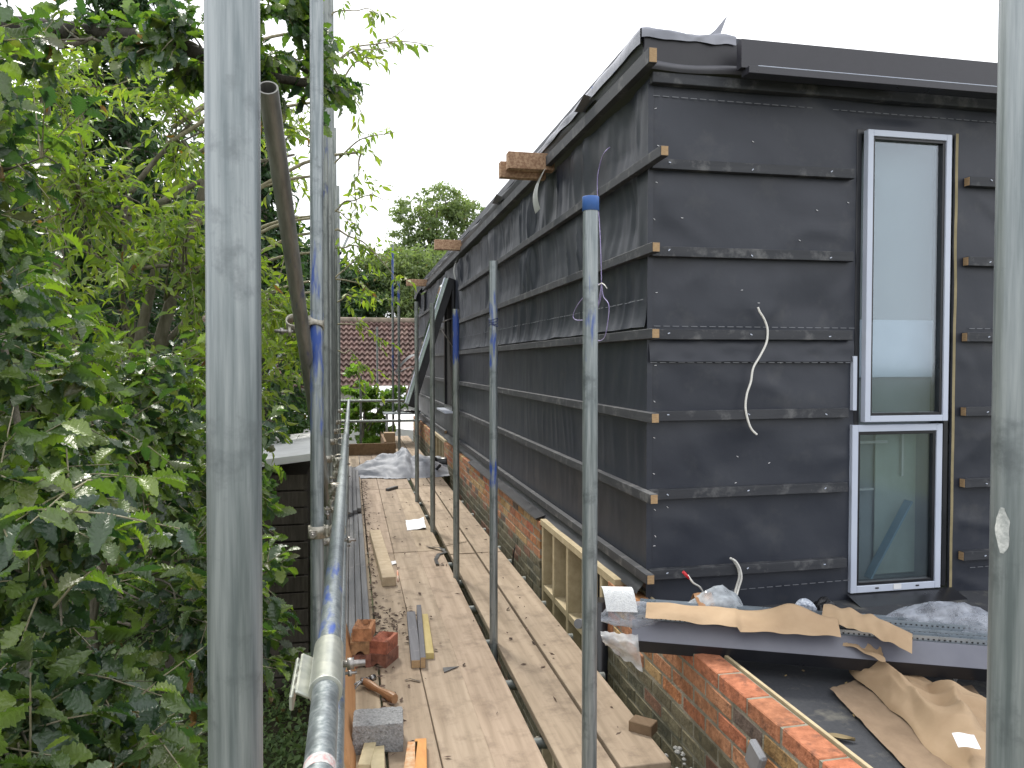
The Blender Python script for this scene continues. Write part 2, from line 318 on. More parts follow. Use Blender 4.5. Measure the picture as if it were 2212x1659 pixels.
# roof deck
b = MB(); b.box(((XW+5.3)/2-.03, (YC+YEND)/2, 3.33), (5.3-XW+.06, YEND-YC+.05, .06)); build('roof', b, MEMB, house)
# long wall battens
ends = [.12,.16,.17,.17,.17,.27]
def batten_y(z, ya, yb, xo=XW, th=.042, ht=.05):
    g = MB(); n = 30
    g.beam((xo-th/2-.004, ya, z), (xo-th/2-.004+.004*rnd.uniform(-1,1), yb, z+rnd.uniform(-.004,.004)), th, ht)
    o = build('batten', g, BATT, house)
    e = MB(); e.box((xo-th/2-.004, ya-.0015, z), (th-.006, .002, ht-.006)); build('sawn_end', e, ENDG, o); return o
WY0, WY1 = 11.25, 12.25      # window in the long wall
for z, pr in zip(BZ, ends):
    ya = YC-pr
    if z > 2.5: batten_y(z, ya, WY0-.6)
    else:
        batten_y(z, ya, WY0-.05)
    batten_y(z, WY1+.05, YEND-.1)
batten_y(3.175, YC-.17, YEND, XW-.02, .045, .075)
# front battens
for i, z in enumerate(BZ):
    for (xa, xb) in ((XW+.005, WX0-.02-(0.02 if z > 1.6 else .04)), (3.43, 5.2)):
        g = MB(); g.beam((xa, YC-.024, z), (xb, YC-.024, z+.004), .042, .052); o = build('batten', g, BATT, house)
        e = MB(); e.box((xa-.0015 if xa > 3 else xb+.0015, YC-.024, z), (.002, .036, .046)); build('sawn_end', e, ENDG if xa > 3 else BATT, o)
        for k in range(3):
            xx = xa+(xb-xa)*(.08+.4*k); s_ = MB(); s_.box((xx, YC-.0475, z+rnd.uniform(-.01,.01)), (.012,.003,.005), Matrix.Rotation(rnd.uniform(-.8,.8),3,'Y')); build('nail_head', s_, ALU, o)
# bottom skirt flap below the lowest batten on the long wall
b = MB(); b.grid(lambda u, v: (XW-.012-.05*(v**1.4)-.012*noise.noise(Vector((u*40, v*2, 0)))*v, YC-.02+(YEND-YC)*u, .53-.085*v), 300, 6); build('membrane_skirt', b, mat('skirt_membrane', (.035,.037,.045), (.05,.052,.06), rough=.4, scale=(3,3,3), bump=.2), house)
# laps: upper sheet hangs over the batten at 1.80
def lap(u, v):
    y = YC+.002+(WY0-YC)*u; z = 2.0-.16*v+.010*noise.noise(Vector((u*19,0,5))); p = lw((y-YC)/(YEND-YC), (z-.46)/(3.12-.46)); return (p[0]-.004-(.018+.020*noise.noise(Vector((y*6,1,0))))*v**3, y, z)
b = MB(); b.grid(lap, 420, 8); build('membrane_lap', b, MEMB, house)
def fl(u, v): return (XW+.003+(WX0-XW-.01)*u, YC-.006-.020*v**.7*(1-.3*u)-.006*noise.noise(Vector((u*14,v*2,0))), 1.775-.115*v+.004*nz((u*9,0,0)))
b = MB(); b.grid(fl, 60, 6); build('membrane_lap', b, MEMB, house)
DASH = mat('printed_dash', (.16,.17,.19), (.20,.21,.23), rough=.6, bump=0)
def dashes_front(z0, z1, xa, xb, off=.013):
    g = MB(); x = xa
    while x < xb:
        t = (x-XW)/2; z = z0+(z1-z0)*t; g.box((x+.018, YC-off, z), (.036,.001,.0035)); x += .052
    build('printed_line', g, DASH, house)
dashes_front(3.035, 3.03, XW+.02, 5.1); dashes_front(1.655, 1.655, XW+.01, WX0-.03, .016); dashes_front(1.845, 1.845, XW+.03, WX0-.03, .013); dashes_front(.42,.46, 1.95, WX0-.03); dashes_front(.44,.47, 3.5, 5.1); dashes_front(1.85,1.85,3.47,5.1)
g = MB(); y = YC+.02
while y < 10.9:
    z = 1.985+.004*(y-YC); p = lw((y-YC)/(YEND-YC), (z-.46)/(3.12-.46)); g.box((p[0]-.020, y+.02, z), (.001,.04,.004)); y += .055
build('printed_line', g, DASH, house)
g = MB()
for k in range(46):
    x = rnd.uniform(XW+.03, 5.0); z = rnd.uniform(.5, 2.95)
    if k < 14: x = XW+.03+rnd.uniform(0,.02); z = .5+k*.19
    if 2.7 < x < 3.45: continue
    p = fw((x-XW)/(5.2-XW), (z-.28)/(3.12-.28)); g.box((x, p[1]-.004, z), (.011,.003,.0025), Matrix.Rotation(rnd.uniform(-.5,1),3,'Y'))
build('staple_line', g, WHITEP, house)
# corner fold
b = MB(); b.grid(lambda u, v: (XW-.006+.03*u, YC-.010+.004*nz((0,0,v*8)), .40+2.72*v), 2, 40); build('membrane_corner', b, MEMB, house)
# top of the front: batten, flap and fascia
b = MB(); b.box(((XW+5.3)/2, YC-.03, 3.115), (5.3-XW, .05, .055), bev=.003); build('batten', b, BATT, house)
b = MB(); b.box(((XW+5.3)/2-.02, YC-.05, 3.245), (5.3-XW+.06, .03, .135), bev=.003); build('fascia_board', b, mat('fascia_black', (.022,.022,.028), (.03,.03,.036), rough=.45, bump=.1), house)
b = MB(); b.grid(lambda u, v: (XW-.02+1.4*u, YC-.066-.012*math.sin(v*3)+.01*nz((u*3,v,0)), 3.195-.045*v-.012*nz((u*4,1,0))), 40, 4); build('membrane_flap', b, mat('flap_membrane', (.07,.072,.085), (.09,.09,.105), rough=.4, bump=.1), house)
x0 = PX(1582, 85, Y=YC-.12).x; x1 = 5.3
b = MB(); b.prism([(0,.01),(-.0,.14),(.02,.152),(.05,.152),(.05,.01)], (x0, YC-.14, 3.135), (x1, YC-.14, 3.135)); build('eaves_trim', b, LIT_TRIM if 0 else mat('eaves_metal', (.030,.030,.038), (.036,.036,.045), rough=.35, bump=.04), house)
x0b = PX(1608, 150, Y=YC-.2).x
b = MB(); b.beam((x0b, YC-.185, 3.125), (x1, YC-.185, 3.125), .08, .036); gt = build('gutter_trim', b, mat('eaves_metal2', (.030,.030,.038), (.036,.036,.045), rough=.3, bump=.03), house)
b = MB(); b.beam((x0b+.05, YC-.222, 3.145), (x1, YC-.222, 3.145), .006, .005); build('bright_edge', b, ALU, gt)
# roof edge membrane
TARPB = mat('pale_roof_membrane', (.22,.23,.27), (.34,.35,.40), rough=.5, scale=(3,6,3), bump=.3, c3=(.05,.10,.30), c3scale=3.2, c3lo=.64, c3hi=.67)
DRM = mat('dark_roof_membrane', (.06,.062,.072), (.12,.122,.135), rough=.45, scale=(3,3,3), bump=.3)
b = MB(); b.grid(lambda u, v: (XW-.035-.03*math.sin(v*2.4)+.4*max(v-.6,0), YC-.05+(YEND-YC)*u, 3.215+.14*v+.028*(noise.noise(Vector((u*34, v*2.3, 3))))+.02*max(noise.noise(Vector((u*9,1,8))),0)), 300, 8); build('roof_membrane', b, DRM, house)
b = MB(); b.grid(lambda u, v: (XW-.07+(x0-XW+.1)*u, YC-.078+max(v-.4,0)*.6+.006*nz((u*9,v*3,1)), 3.30+.05*min(v/.4,1)+.012*nz((u*6,v*4,3))+.02*math.sin(u*9)*v), 50, 12); build('roof_membrane', b, TARPB, house)
b = MB(); b.grid(lambda u, v: (XW-.075+.006*nz((u*9,v*3,1))+max(v-.5,0)*.4, YC-.07+2.2*u, 3.27+.075*min(v/.5,1)*(1-.5*u)+.014*nz((u*8,v*4,3))), 50, 10); build('roof_membrane', b, TARPB, house)
for (y, hh) in ((4.5,.035),(7.4,.045)):
    b = MB(); b.grid(lambda u, v: (XW-.07-.02*v+.03*math.sin(v*4), y+.22*u+.05*v, 3.24+hh*1.5*v*(1-.7*u)), 8, 8); build('loose_flap', b, DRM, house)
b = MB(); b.grid(lambda u, v: (1.80+.10*u+.05*v, YC-.02, 3.35+.12*v*u+.01*v), 5, 5); build('loose_flap', b, TARPB, house)
# rafter ends
for (x, y, xo, yy) in ((1092,352,1186,352),(938,528,1000,528),(878,608,925,608)):
    z = PX(xo, y+4, X=XW-.03); p = Vector((XW-.05, z.y, z.z))
    d = z.y*ca+(XW-.03)*sa
    xe = (x-757)*ca*d/FPX
    g = MB(); g.box(((xe+XW)/2, p.y, p.z), (XW-xe, .09, .13 if y > 400 else .125), bev=.003, jit=.002)
    if y < 400: g.box(((xe+XW)/2-.04, p.y+.10, p.z-.045), (XW-xe, .07, .12), bev=.003)
    build('rafter_end', g, OSB, house)
# white strips hanging by the rafter ends
for (x, y0, y1, wd) in ((1172,372,450,30),(990,553,600,12)):
    a_ = PX(x, y0, X=XW-.09); c_ = PX(x, y1, X=XW-.12)
    g = MB(); L_ = a_.z-c_.z; g.grid(lambda u, v: (XW-.09-.06*math.sin(v*2.5)+.01*u, a_.y+(wd/FPX*a_.y*1.9)*(u-.5)+.03*v, a_.z-L_*v), 4, 10); build('tape_strip', g, mat('grey_tape', (.42,.44,.42), (.36,.38,.36), rough=.5), house)
g = MB(); p = PX(915, 640, X=XW-.05); g.grid(lambda u, v: (XW-.05-.15*math.sin(v*3)*(1-u), p.y+.5*u, p.z+.2-.5*v), 5, 8); build('loose_flap', g, MEMB, house)
# ---- tall front window
win = build('window', MB().box(((WX0+WX1)/2+.003, YC+.12, (WZ0+WZ1)/2), (WX1-WX0+.5, .01, WZ1-WZ0+.4)), mat('room_grey', (.17,.195,.21), (.23,.255,.27), rough=.8, scale=(2,2,1.2), bump=0), house)
def ring(mb, x0, x1, z0, z1, wd, y, dp, bev=.002):
    mb.box((x0+wd/2, y, (z0+z1)/2), (wd, dp, z1-z0), bev=bev); mb.box((x1-wd/2, y, (z0+z1)/2), (wd, dp, z1-z0), bev=bev)
    mb.box(((x0+x1)/2, y, z0+wd/2), (x1-x0-2*wd, dp-.001, wd), bev=bev); mb.box(((x0+x1)/2, y, z1-wd/2), (x1-x0-2*wd, dp-.001, wd), bev=bev)
fx0, fx1 = PX(1842, 1270, Y=YC-.02).x, PX(2041, 900, Y=YC-.02).x
ZM = PX(1950, 912, Y=YC-.02).z
g = MB(); ring(g, WX0+.004, WX1-.004, WZ0+.004, WZ1-.004, .03, YC+.05, .11); build('gasket', g, BLKM, win)
g = MB(); ring(g, fx0, fx1-.012, WZ0+.0, ZM-.012, .038, YC-.005, .04); build('frame', g, ALU, win)
g = MB(); ring(g, fx0+.038, fx1-.050, WZ0+.038, ZM-.050, .018, YC-.002, .03); build('gasket', g, BLKM, win)
g = MB(); ring(g, fx0+.055, fx1-.004, ZM+.006, WZ1-.018, .034, YC-.035, .04); sash = build('sash', g, ALU, win)
g = MB(); ring(g, fx0+.089, fx1-.038, ZM+.040, WZ1-.052, .016, YC-.030, .03); build('gasket', g, BLKM, win)
g = MB(); g.box((fx0+.012, YC+.0, (ZM+1.66)/2+.05), (.024,.05,1.62-ZM)); build('frame', g, ALU, win)
g = MB(); g.box(((fx0+fx1)/2, YC+.002, (WZ0+ZM)/2), (fx1-fx0-.09, .006, ZM-WZ0-.09)); build('pane', g, GLASS, win)
g = MB(); g.box(((fx0+fx1)/2+.025, YC-.022, (WZ1+ZM)/2), (fx1-fx0-.11, .006, WZ1-ZM-.09)); build('pane', g, GLASS, win)
g = MB(); g.box(((fx0+fx1)/2, YC-.027, WZ0+.024), (.05,.002,.03)); build('tape_strip', g, WHITEP, win)
g = MB()
for t in (.28,.72): g.box((fx0+(fx1-fx0)*t, YC-.027, WZ0+.022), (.022,.003,.008), bev=.001)
build('drain_slot', g, BLKM, win)
g = MB(); g.prism([(0,0),(.12,-.035),(.12,-.065),(.115,-.065),(.115,-.038),(0,-.006)], (fx0-.02, YC-.02, WZ0-.005), (fx1+.07, YC-.02, WZ0-.005)); build('sill', g, BLKM, win)
za_, zb_ = PX(1950,692,Y=YC+.1).z, PX(1950,815,Y=YC+.1).z
g = MB(); g.box((fx0+.36, YC+.095, (za_+zb_)/2), (.52,.01,za_-zb_), bev=.003); build('reflection_panel', g, mat('reflection_pale_blue', (.42,.48,.57), (.37,.43,.52), rough=.6), win)  # pale panel added behind the glass as the bright reflected band
g = MB(); g.box((fx0+.37, YC+.10, .86), (.27,.01,.86), bev=.003); build('green_board', g, mat('pale_green_board', (.27,.315,.30), (.24,.28,.265), rough=.6), win)
g = MB(); g.box((fx0+.2, YC+.085, 1.20), (.20,.02,.014)); g.box((fx0+.15, YC+.085, .93), (.13,.02,.010)); g.box((fx0+.40, YC+.085, 1.15), (.012,.02,.3)); build('inner_batten', g, mat('dull_inner_wood', (.40,.42,.42), (.34,.36,.36)), win)
g = MB(); g.prism([(0,0),(.06,0),(.06,.01),(0,.01)], (fx0+.16, YC+.07, .43), (fx0+.42, YC+.07, .86)); build('blue_strap', g, mat('blue_strap', (.15,.235,.30), (.17,.25,.31)), win)
g = MB(); g.grid(lambda u, v: (WX1+.012+.018*u+.012*nz((0,0,v*7)), YC-.013, .35+2.6*v), 2, 40); build('foam_strip', g, mat('yellow_foam', (.34,.28,.16), (.24,.20,.11), rough=.8), house)
# ---- long wall window with the sash swung out at the bottom
p0 = PX(982, 600, X=XW-.03); p1 = PX(972, 885, X=XW-.03)
zt, zb = p0.z-.03, p1.z; ya, yb = WY0, WY1
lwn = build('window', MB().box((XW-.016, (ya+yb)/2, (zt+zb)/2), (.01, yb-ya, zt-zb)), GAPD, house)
g = MB()
for (yy) in (ya+.03, yb-.03): g.box((XW-.03, yy, (zt+zb)/2), (.05,.06,zt-zb), bev=.003)
for zz in (zt-.03, zb+.03): g.box((XW-.03, (ya+yb)/2, zz), (.048, yb-ya-.12, .06), bev=.003)
build('frame', g, BLKM, lwn)
g = MB(); g.box((XW-.09, (ya+yb)/2, zb-.015), (.16, yb-ya+.06, .03), bev=.004); build('sill', g, ALU, lwn)
out_x = XW-.64
def sashp(u, v): return Vector((XW-.06+(out_x-XW+.06)*v, ya+.03+(yb-ya-.06)*u, zt-(zt-zb-.10)*v))
n_ = (sashp(1,0)-sashp(0,0)).cross(sashp(0,1)-sashp(0,0)).normalized(); up_ = n_
g = MB()
for (a_, c_) in ((sashp(0,0), sashp(0,1)), (sashp(1,0), sashp(1,1))): g.beam(a_, c_, .07, .10, up=up_)
for v_ in (0,1): g.beam(sashp(.04,v_), sashp(.96,v_), .068, .098, up=up_)
ss = build('sash', g, BLKM, lwn)
if up_.x > 0: up_ = -up_
g = MB(); g.beam(sashp(.5,.005)+up_*.056, sashp(.5,.995)+up_*.056, yb-ya+.06, .010, up=up_); build('pane', g, mat('mirror_glass', (.10,.13,.12), (.13,.16,.15), rough=.06, metal=.0, spec=1, bump=0, coat=1), ss)
g = MB(); g.beam(sashp(0,0)+up_*.075+Vector((0,-.005,0)), sashp(0,1)+up_*.075+Vector((0,-.005,0)), .09, .05, up=up_); build('trim', g, mat('pale_green_trim', (.40,.50,.46), (.55,.64,.62), rough=.25, scale=(3,3,3), metal=.3), ss)
g = MB(); g.beam(sashp(0,0)+up_*.105+Vector((0,-.008,0)), sashp(0,1)+up_*.105+Vector((0,-.008,0)), .095, .012, up=up_); build('trim', g, ALU, ss)
g = MB(); g.sweep([sashp(0,.35), (XW-.03, ya, zt-.55)], .008, 6); g.sweep([sashp(0,.35), (XW-.03, ya, zt-1.0)], .008, 6); build('stay_arm', g, BOLT, lwn)

# ------------------------------------------------------------------ brick wall
def brick_mesh(y0, y1, zt, zb, seed):
    g = MB(); m = MB(); r = random.Random(seed); c = 0; z = zt
    while z > zb:
        off = 0 if c % 2 else .1125; y = y0-off+.003
        while y < y1:
            a = max(y, y0); e = min(y+.211, y1)
            if e-a > .04:
                if c < 4:
                    t = r.random()
                    if t < .34: col = (.38+r.uniform(-.08,.05), .165+r.uniform(-.03,.04), .085)
                    elif t < .66: col = (.42,.21,.12)
                    elif t < .90: col = (.44,.31,.16)
                    else: col = (.13,.10,.09)
                    if c == 0 and y < 3.4: col = (.44+r.uniform(-.05,.04),.17,.095)
                else:
                    t = r.random(); k = r.uniform(.75,1.2)
                    col = (.16*k,.148*k,.10*k) if t < .72 else ((.22*k,.12*k,.085*k) if t < .87 else (.11*k,.11*k,.08*k))
                g.box((XB+.051+r.uniform(-.002,.002), (a+e)/2, z-.0325), (.102, e-a, .063), tint=col, bev=.004, jit=.0018)
            y += .225
        z -= .075; c += 1
    m.box((XB+.0535, (y0+y1)/2, (zt+zb)/2-.005), (.101, y1-y0-.004, zt-zb))
    return g, m
def brick_wall(y0, y1, zt, label, seed, zb=GZ):
    t = thing('brick_wall', (XB+.05, (y0+y1)/2, zb), label, 'brick wall', 'brick walls beside the scaffold deck')
    g, m = brick_mesh(y0, y1, zt, zb, seed); build('brickwork', g, BRICK, t); build('mortar', m, MORT, t); return t
YB1 = 4.12; YO1 = 5.72; YO2, YO3 = 11.9, 14.0
brick_wall(.2, YB1, BT-.01, 'low parapet of red and yellow bricks over mossy courses, nearest the camera', 3)
brick_wall(YO1, YO2, BT, 'mossy brick wall under the long black wall, beyond the near timber frame', 5)
brick_wall(YO3, YEND, BT, 'farthest stretch of brick wall, past the second timber framed opening', 9)
b = MB(); b.box((XB+.125, (.2+YB1)/2, BT-.03), (.014, YB1-.2, .04), bev=.002, tint=(1,1,1)); build('edge_strip', b, PINE, None, 'pale cut plywood strip along the back of the brick parapet', 'timber strip')
# metal flashing strip lying over the middle brick wall
b = MB(); b.prism([(-.03,.0),(.05,.03),(.05,.036),(-.03,.012)], (XB+.01, YO1+.05, BT+.005), (XB+.01, 9.3, BT+.005)); build('flashing_strip', b, BLKM, None, 'thin black metal flashing strip lying on top of the mossy brick wall', 'flashing')
# dark void behind the openings
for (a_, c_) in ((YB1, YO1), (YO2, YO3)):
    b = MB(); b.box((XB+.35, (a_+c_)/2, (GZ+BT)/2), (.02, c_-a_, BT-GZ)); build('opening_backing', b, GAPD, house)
def framing(y0, y1, studs, label, rail):
    t = thing('stud_partition', (XB+.05, (y0+y1)/2, GZ), label, 'timber frame', 'timber infill frames in the brick wall')
    g = MB(); g.beam((XB+.055, y0-.1, BT+.0), (XB+.055, y1, BT+.0), .10, .045); build('top_plate', g, PINE, t)
    for s_ in studs:
        g = MB(); g.box((XB+.057, s_, (BT-.024+GZ)/2), (.095,.045,BT-.03-GZ), bev=.002); build('stud', g, PINE, t)
    prev = y1
    for a_, c_ in zip(studs[:-1], studs[1:]):
        g = MB(); g.box((XB+.057, (a_+c_)/2, rail), (.09, abs(c_-a_)-.048, .045), bev=.002); build('noggin', g, PINE, t)
    return t
framing(YB1, YO1, [YO1-.05, 5.35, 4.99, 4.63, 4.27], 'pale new timber stud frame filling the near gap in the brick wall', -.06)
framing(YO2, YO3, [YO3-.05, 13.55, 13.1, 12.65, 12.2], 'far pale timber stud frame beyond the grey tarpaulin', -.06)
# low flat roof
b = MB(); b.grid(lambda u, v: (XB+.137+4.0*u, .1+(YC-.1)*v, RZ+.006*nz((u*12,v*9,0),1)), 60, 50); build('flat_roof', b, FELT, None, 'low black felt flat roof in front of the window, behind the brick parapet', 'roof')
b = MB(); b.grid(lambda u, v: (XB+.135+.045*(1-v)+.004*nz((0,u*40,v)), .1+3.7*u, RZ+.075*v), 80, 3); build('felt_upstand', b, FELT, None, 'black felt edge turned up behind the brick parapet', 'roofing felt')
# ------------------------------------------------------------------ scaffold deck
def board(x, y0, y1, z, label, tn, wd=.22):
    g = MB(); g.box((x, (y0+y1)/2, z-.019), (wd, y1-y0, .038), Matrix.Rotation(rnd.uniform(-.0012,.0012), 3, 'Z'), tint=tn, bev=.003)
    build('scaffold_board', g, BOARD, None, label, 'scaffold board', 'scaffold boards of the walkway')
xs = [(-.305,'outer edge'),(-.083+.002,'beside the guard rail'),(.139+.11+.001-.0,'second from the guard rail')]
lefts = [(.030, 'second from the guard rail side'), (.252, 'third from the guard rail side'), (.468, 'left of the gap board'), (.676, 'along the left of the gap with the poles')]
for (x, d_) in lefts:
    for (y0, y1, e_) in ((-1.2, 2.9, 'under the camera'), (2.905, 6.72, 'nearest visible length'), (6.735, 10.15, 'middle length'), (10.17, 14.1, 'far length by the tarpaulin')):
        k = rnd.uniform(.88,1.08); wdt = .212
        board(x, y0, y1, rnd.uniform(-.002,.001), 'scaffold board %s, %s' % (d_, e_), (k, k*rnd.uniform(.96,1.0), k*rnd.uniform(.92,1)), wdt)
for (x, d_) in ((.945, 'just right of the pole row'), (1.178, 'closest to the brick wall')):
    for (y0, y1, e_) in ((2.93 if x > 1 else 1.2, 6.55, 'nearest length'), (6.58, 10.3, 'middle length'), (10.32, 14.0, 'far length'), (14.02, 17.6, 'farthest length past the end rails')):
        k = rnd.uniform(.9,1.1)
        board(x, y0, y1, .004+rnd.uniform(-.002,.003), 'worn scaffold board %s, %s' % (d_, e_), (k, k*.98, k*.95), .218)
board(1.178, .2, 2.86, -.05, 'lower scaffold board end by the brick wall, nearest the camera', (.5,.5,.5), .218)
# ------------------------------------------------------------------ tubes
def tube(p0, p1, label, blue=(), m=GALV, group=None, seg=40, name='scaffold_tube', cat='scaffold tube'):
    g = MB(); g.tube(p0, p1, blue=blue, seg=seg)
    return build(name, g, m, None, label, cat, group)
G_S = 'upright scaffold tubes on the garden side'; G_P = 'upright scaffold tubes in the gap of the deck'
tube((-.1225,.745,GZ), (-.088,.745,5.4), 'thick nearest upright scaffold tube at the left, in front of the leaves', (), GALV, G_S)
tube((.578,.57,GZ), (.584,.57,5.4), 'thick pale upright scaffold tube at the right edge of the view', (), GALV, G_S)
rt = [o_ for o_ in bpy.data.objects if o_.get('label','').startswith('thick pale upright scaffold tube at the right')][0]
def splash(u, v):
    e = math.sin(math.pi*min(max(v,.02),.98))**.5*(1+.35*noise.noise(Vector((v*5,2,1)))); th = R(-171)+(u-.5)*.55*e+.07*noise.noise(Vector((v*3,7,1))); zz = 1.484+.040*v; xx = .578+.006*(zz-GZ)/(5.4-GZ)
    return (xx+.0244*math.cos(th), .57+.0244*math.sin(th), zz)
build('paint_splash', MB().grid(splash, 10, 24), mat('white_paint_splash', (.62,.63,.61), (.36,.38,.37), rough=.7, scale=(150,150,150), bump=.4, bdist=.001), rt)
tube((-.142,2.93,GZ), (-.100,2.93,5.6), 'upright scaffold tube with worn blue paint below the swivel coupler', ((.46,.56,.46),(.35,.39,.3)), GALV, G_S, 60)
for y, top, bl, lb in ((5.0,5.7,((.6,.75,.35),),'second'), (6.1,5.8,(),'third'), (7.0,6.4,(),'fourth'), (8.1,1.65+491/FPX*8.1,(),'fifth, its open top against the sky'), (10.5,1.65+375/FPX*10.4,(),'sixth and farthest')):
    tube((-.152,y,GZ), (-.150,y,top), 'upright scaffold tube in the garden side row, %s from the blue worn one' % lb if 'second' in lb or 'third' in lb or 'fourth' in lb else 'upright scaffold tube, %s of the garden side row' % lb, bl, GALVD, G_S)
tube((-.17,2.86,GZ+.2), (-.16,2.86,.0), 'short dark upright tube behind the blue worn one, under the deck', (), GALVD)
poles = [(1275,2.43,432,((.955,.987,.0),(.84,.95,.38),(.55,.62,.12)),'with a bright blue capped top, nearest of the pole row'), (1066,4.49,565,((.80,.96,.45),(.60,.68,.5)),'with blue worn bands and string round it, second of the pole row'),
         (985,5.89,668,((.87,1.0,.7),),'with deep blue painted top, third of the pole row'), (934,7.5,655,(),'plain dull grey, fourth of the pole row'), (900,9.14,652,(),'plain and darkest, fifth of the pole row'),
         (862,13.7,602,((.9,1,.5),),'tall and thin beside the end rails, with blue top'), (849,15.7,530,((.75,1,.55),(.5,.62,.5)),'tallest and farthest, past the end toe board')]
for i, (x, d, ty, bl, lb) in enumerate(poles):
    p = PX(x, 900, d=d); zt_ = PX(x, ty, d=d).z
    tube((p.x, p.y, -1.2), (p.x, p.y, zt_), 'upright scaffold tube ' + lb, bl, GALV if i in (0,1) else GALVD, G_P)
    if i == 0:
        g = MB(); g.sweep([(p.x,p.y,zt_-.038),(p.x,p.y,zt_+.004),(p.x,p.y,zt_+.006)], .0265, 28); build('end_cap', g, BLUEP, None, 'blue plastic cap on top of the nearest pole of the row', 'tube cap')
    if i == 1:
        g = MB()
        for k in range(4): g.sweep([(p.x+.027*math.cos(t*.5), p.y+.027*math.sin(t*.5), 1.87+.012*k+.006*math.sin(t+k)) for t in range(14)], .0022, 5)
        build('string_wrap', g, mat('navy_string', (.02,.03,.12), bump=0), None, 'dark blue string wound round the second pole of the row', 'string')
# brace tube with the open end
A = Vector((-.178, 1.93, PX(583,192,d=1.84).z)); Bv = Vector((-.168, 2.72, PX(655,692,d=2.62).z)); Dv = (Bv-A)
A.x = PX(583,192,d=1.84).x; Bv.x = PX(651,692,d=2.62).x
Dv = Bv-A
tube(A, A+Dv*2.7, 'raking dark scaffold tube with its open end facing the camera', ((0,.1,.0),(.18,.5,.33)), mat('old_steel', (.16,.16,.15), (.27,.27,.25), rough=.45, metal=.5, scale=(60,6,12), tint='paint', tintcol=(.03,.05,.16), bump=.15, bdist=.002))
a_ = PX(552,868,X=-.9); c_ = PX(634,712,X=-.9); tube(a_, c_, 'thin pale raking tube beyond the leaves, in front of the tiled roof', (), GALV)
a_ = PX(742,530,X=-.05); c_ = PX(762,492,X=-.0); tube(PX(735,548,d=9), PX(762,492,d=9.6), 'short slanting tube end poking out beside the farthest garden side upright', (), GALVD)
# guard rails
RX, RZ1, RZ2 = -.048, 1.045, .52
tube((RX,-.6,RZ1), (RX,1.52,RZ1), 'nearest guard rail tube, pale with red paint mark, at the bottom edge', (), GALV, 'guard rail tubes')
tube((RX,1.525,RZ1), (RX+.004,6.4,RZ1+.01), 'guard rail tube with blue paint just beyond the sleeve coupler', ((0.0,.17,.43),), GALV, 'guard rail tubes', 60)
tube((RX+.01,6.4,RZ1+.0), (RX+.02,13.9,RZ1-.05), 'far guard rail tube running to the end of the deck', (), GALV, 'guard rail tubes')
tube((RX,-.6,RZ2), (RX,6.2,RZ2), 'lower guard rail tube with pale blue streaks under the near rails', ((0,.6,.3),), GALV, 'guard rail tubes')
tube((RX,6.21,RZ2), (RX,13.9,RZ2), 'lower guard rail tube, far length', (), GALVD, 'guard rail tubes')
# end rails
YE = 14.15
for z, s_ in ((PX(800,866,Y=YE).z,'upper'), (PX(800,910,Y=YE).z,'lower')):
    tube((-.2, YE, z), (1.02 if s_ == 'upper' else 1.25, YE, z), '%s cross rail at the far end of the deck' % s_, (), GALVD, 'end rails')
for x, ty, s_ in ((779,812,'left, in front of the bush'),(815,706,'taller, against the tiled roof')):
    d_ = 14.4 if x == 779 else 19.; p = PX(x, 900, d=d_); tube((p.x,p.y,GZ), (p.x,p.y,PX(x,ty,d=d_).z), 'upright tube at the far end, %s' % s_, (), GALVD)
p_ = PX(880,960,Z=-.04)
g = MB(); g.beam((-.22,YE-.1,.10), (.80,YE-.05,.10), .04, .21, tint=(.62,.5,.36)); build('toe_board', g, BOARD, None, 'toe board on edge across the far end of the deck', 'toe board')
g = MB(); g.beam((.62,YE+.05,.12), (.62,YE+2.4,.12), .04, .2, tint=(.7,.55,.4)); build('toe_board', g, BOARD, None, 'second toe board running away behind the end one', 'toe board')
# transoms seen through the gap
for i, y in enumerate((1.9,2.62,3.35,4.0,4.62,5.3,5.95,6.5,7.0,7.8,8.6,9.4,10.2)):
    tube((-.2,y,-.075), (1.36,y,-.075), 'cross tube under the deck, number %s along the gap from the camera' % ['one','two','three','four','five','six','seven','eight','nine','ten','eleven','twelve','thirteen'][i], (), GALVD, 'cross tubes under the deck', 4)
tube((.80,-.5,-.13), (.80,13,-.13), 'long dark tube running below the gap in the deck', (), GALVD)
tube((-.16,-.5,-.13), (-.16,13,-.13), 'long tube running below the garden edge of the deck', (), GALVD)
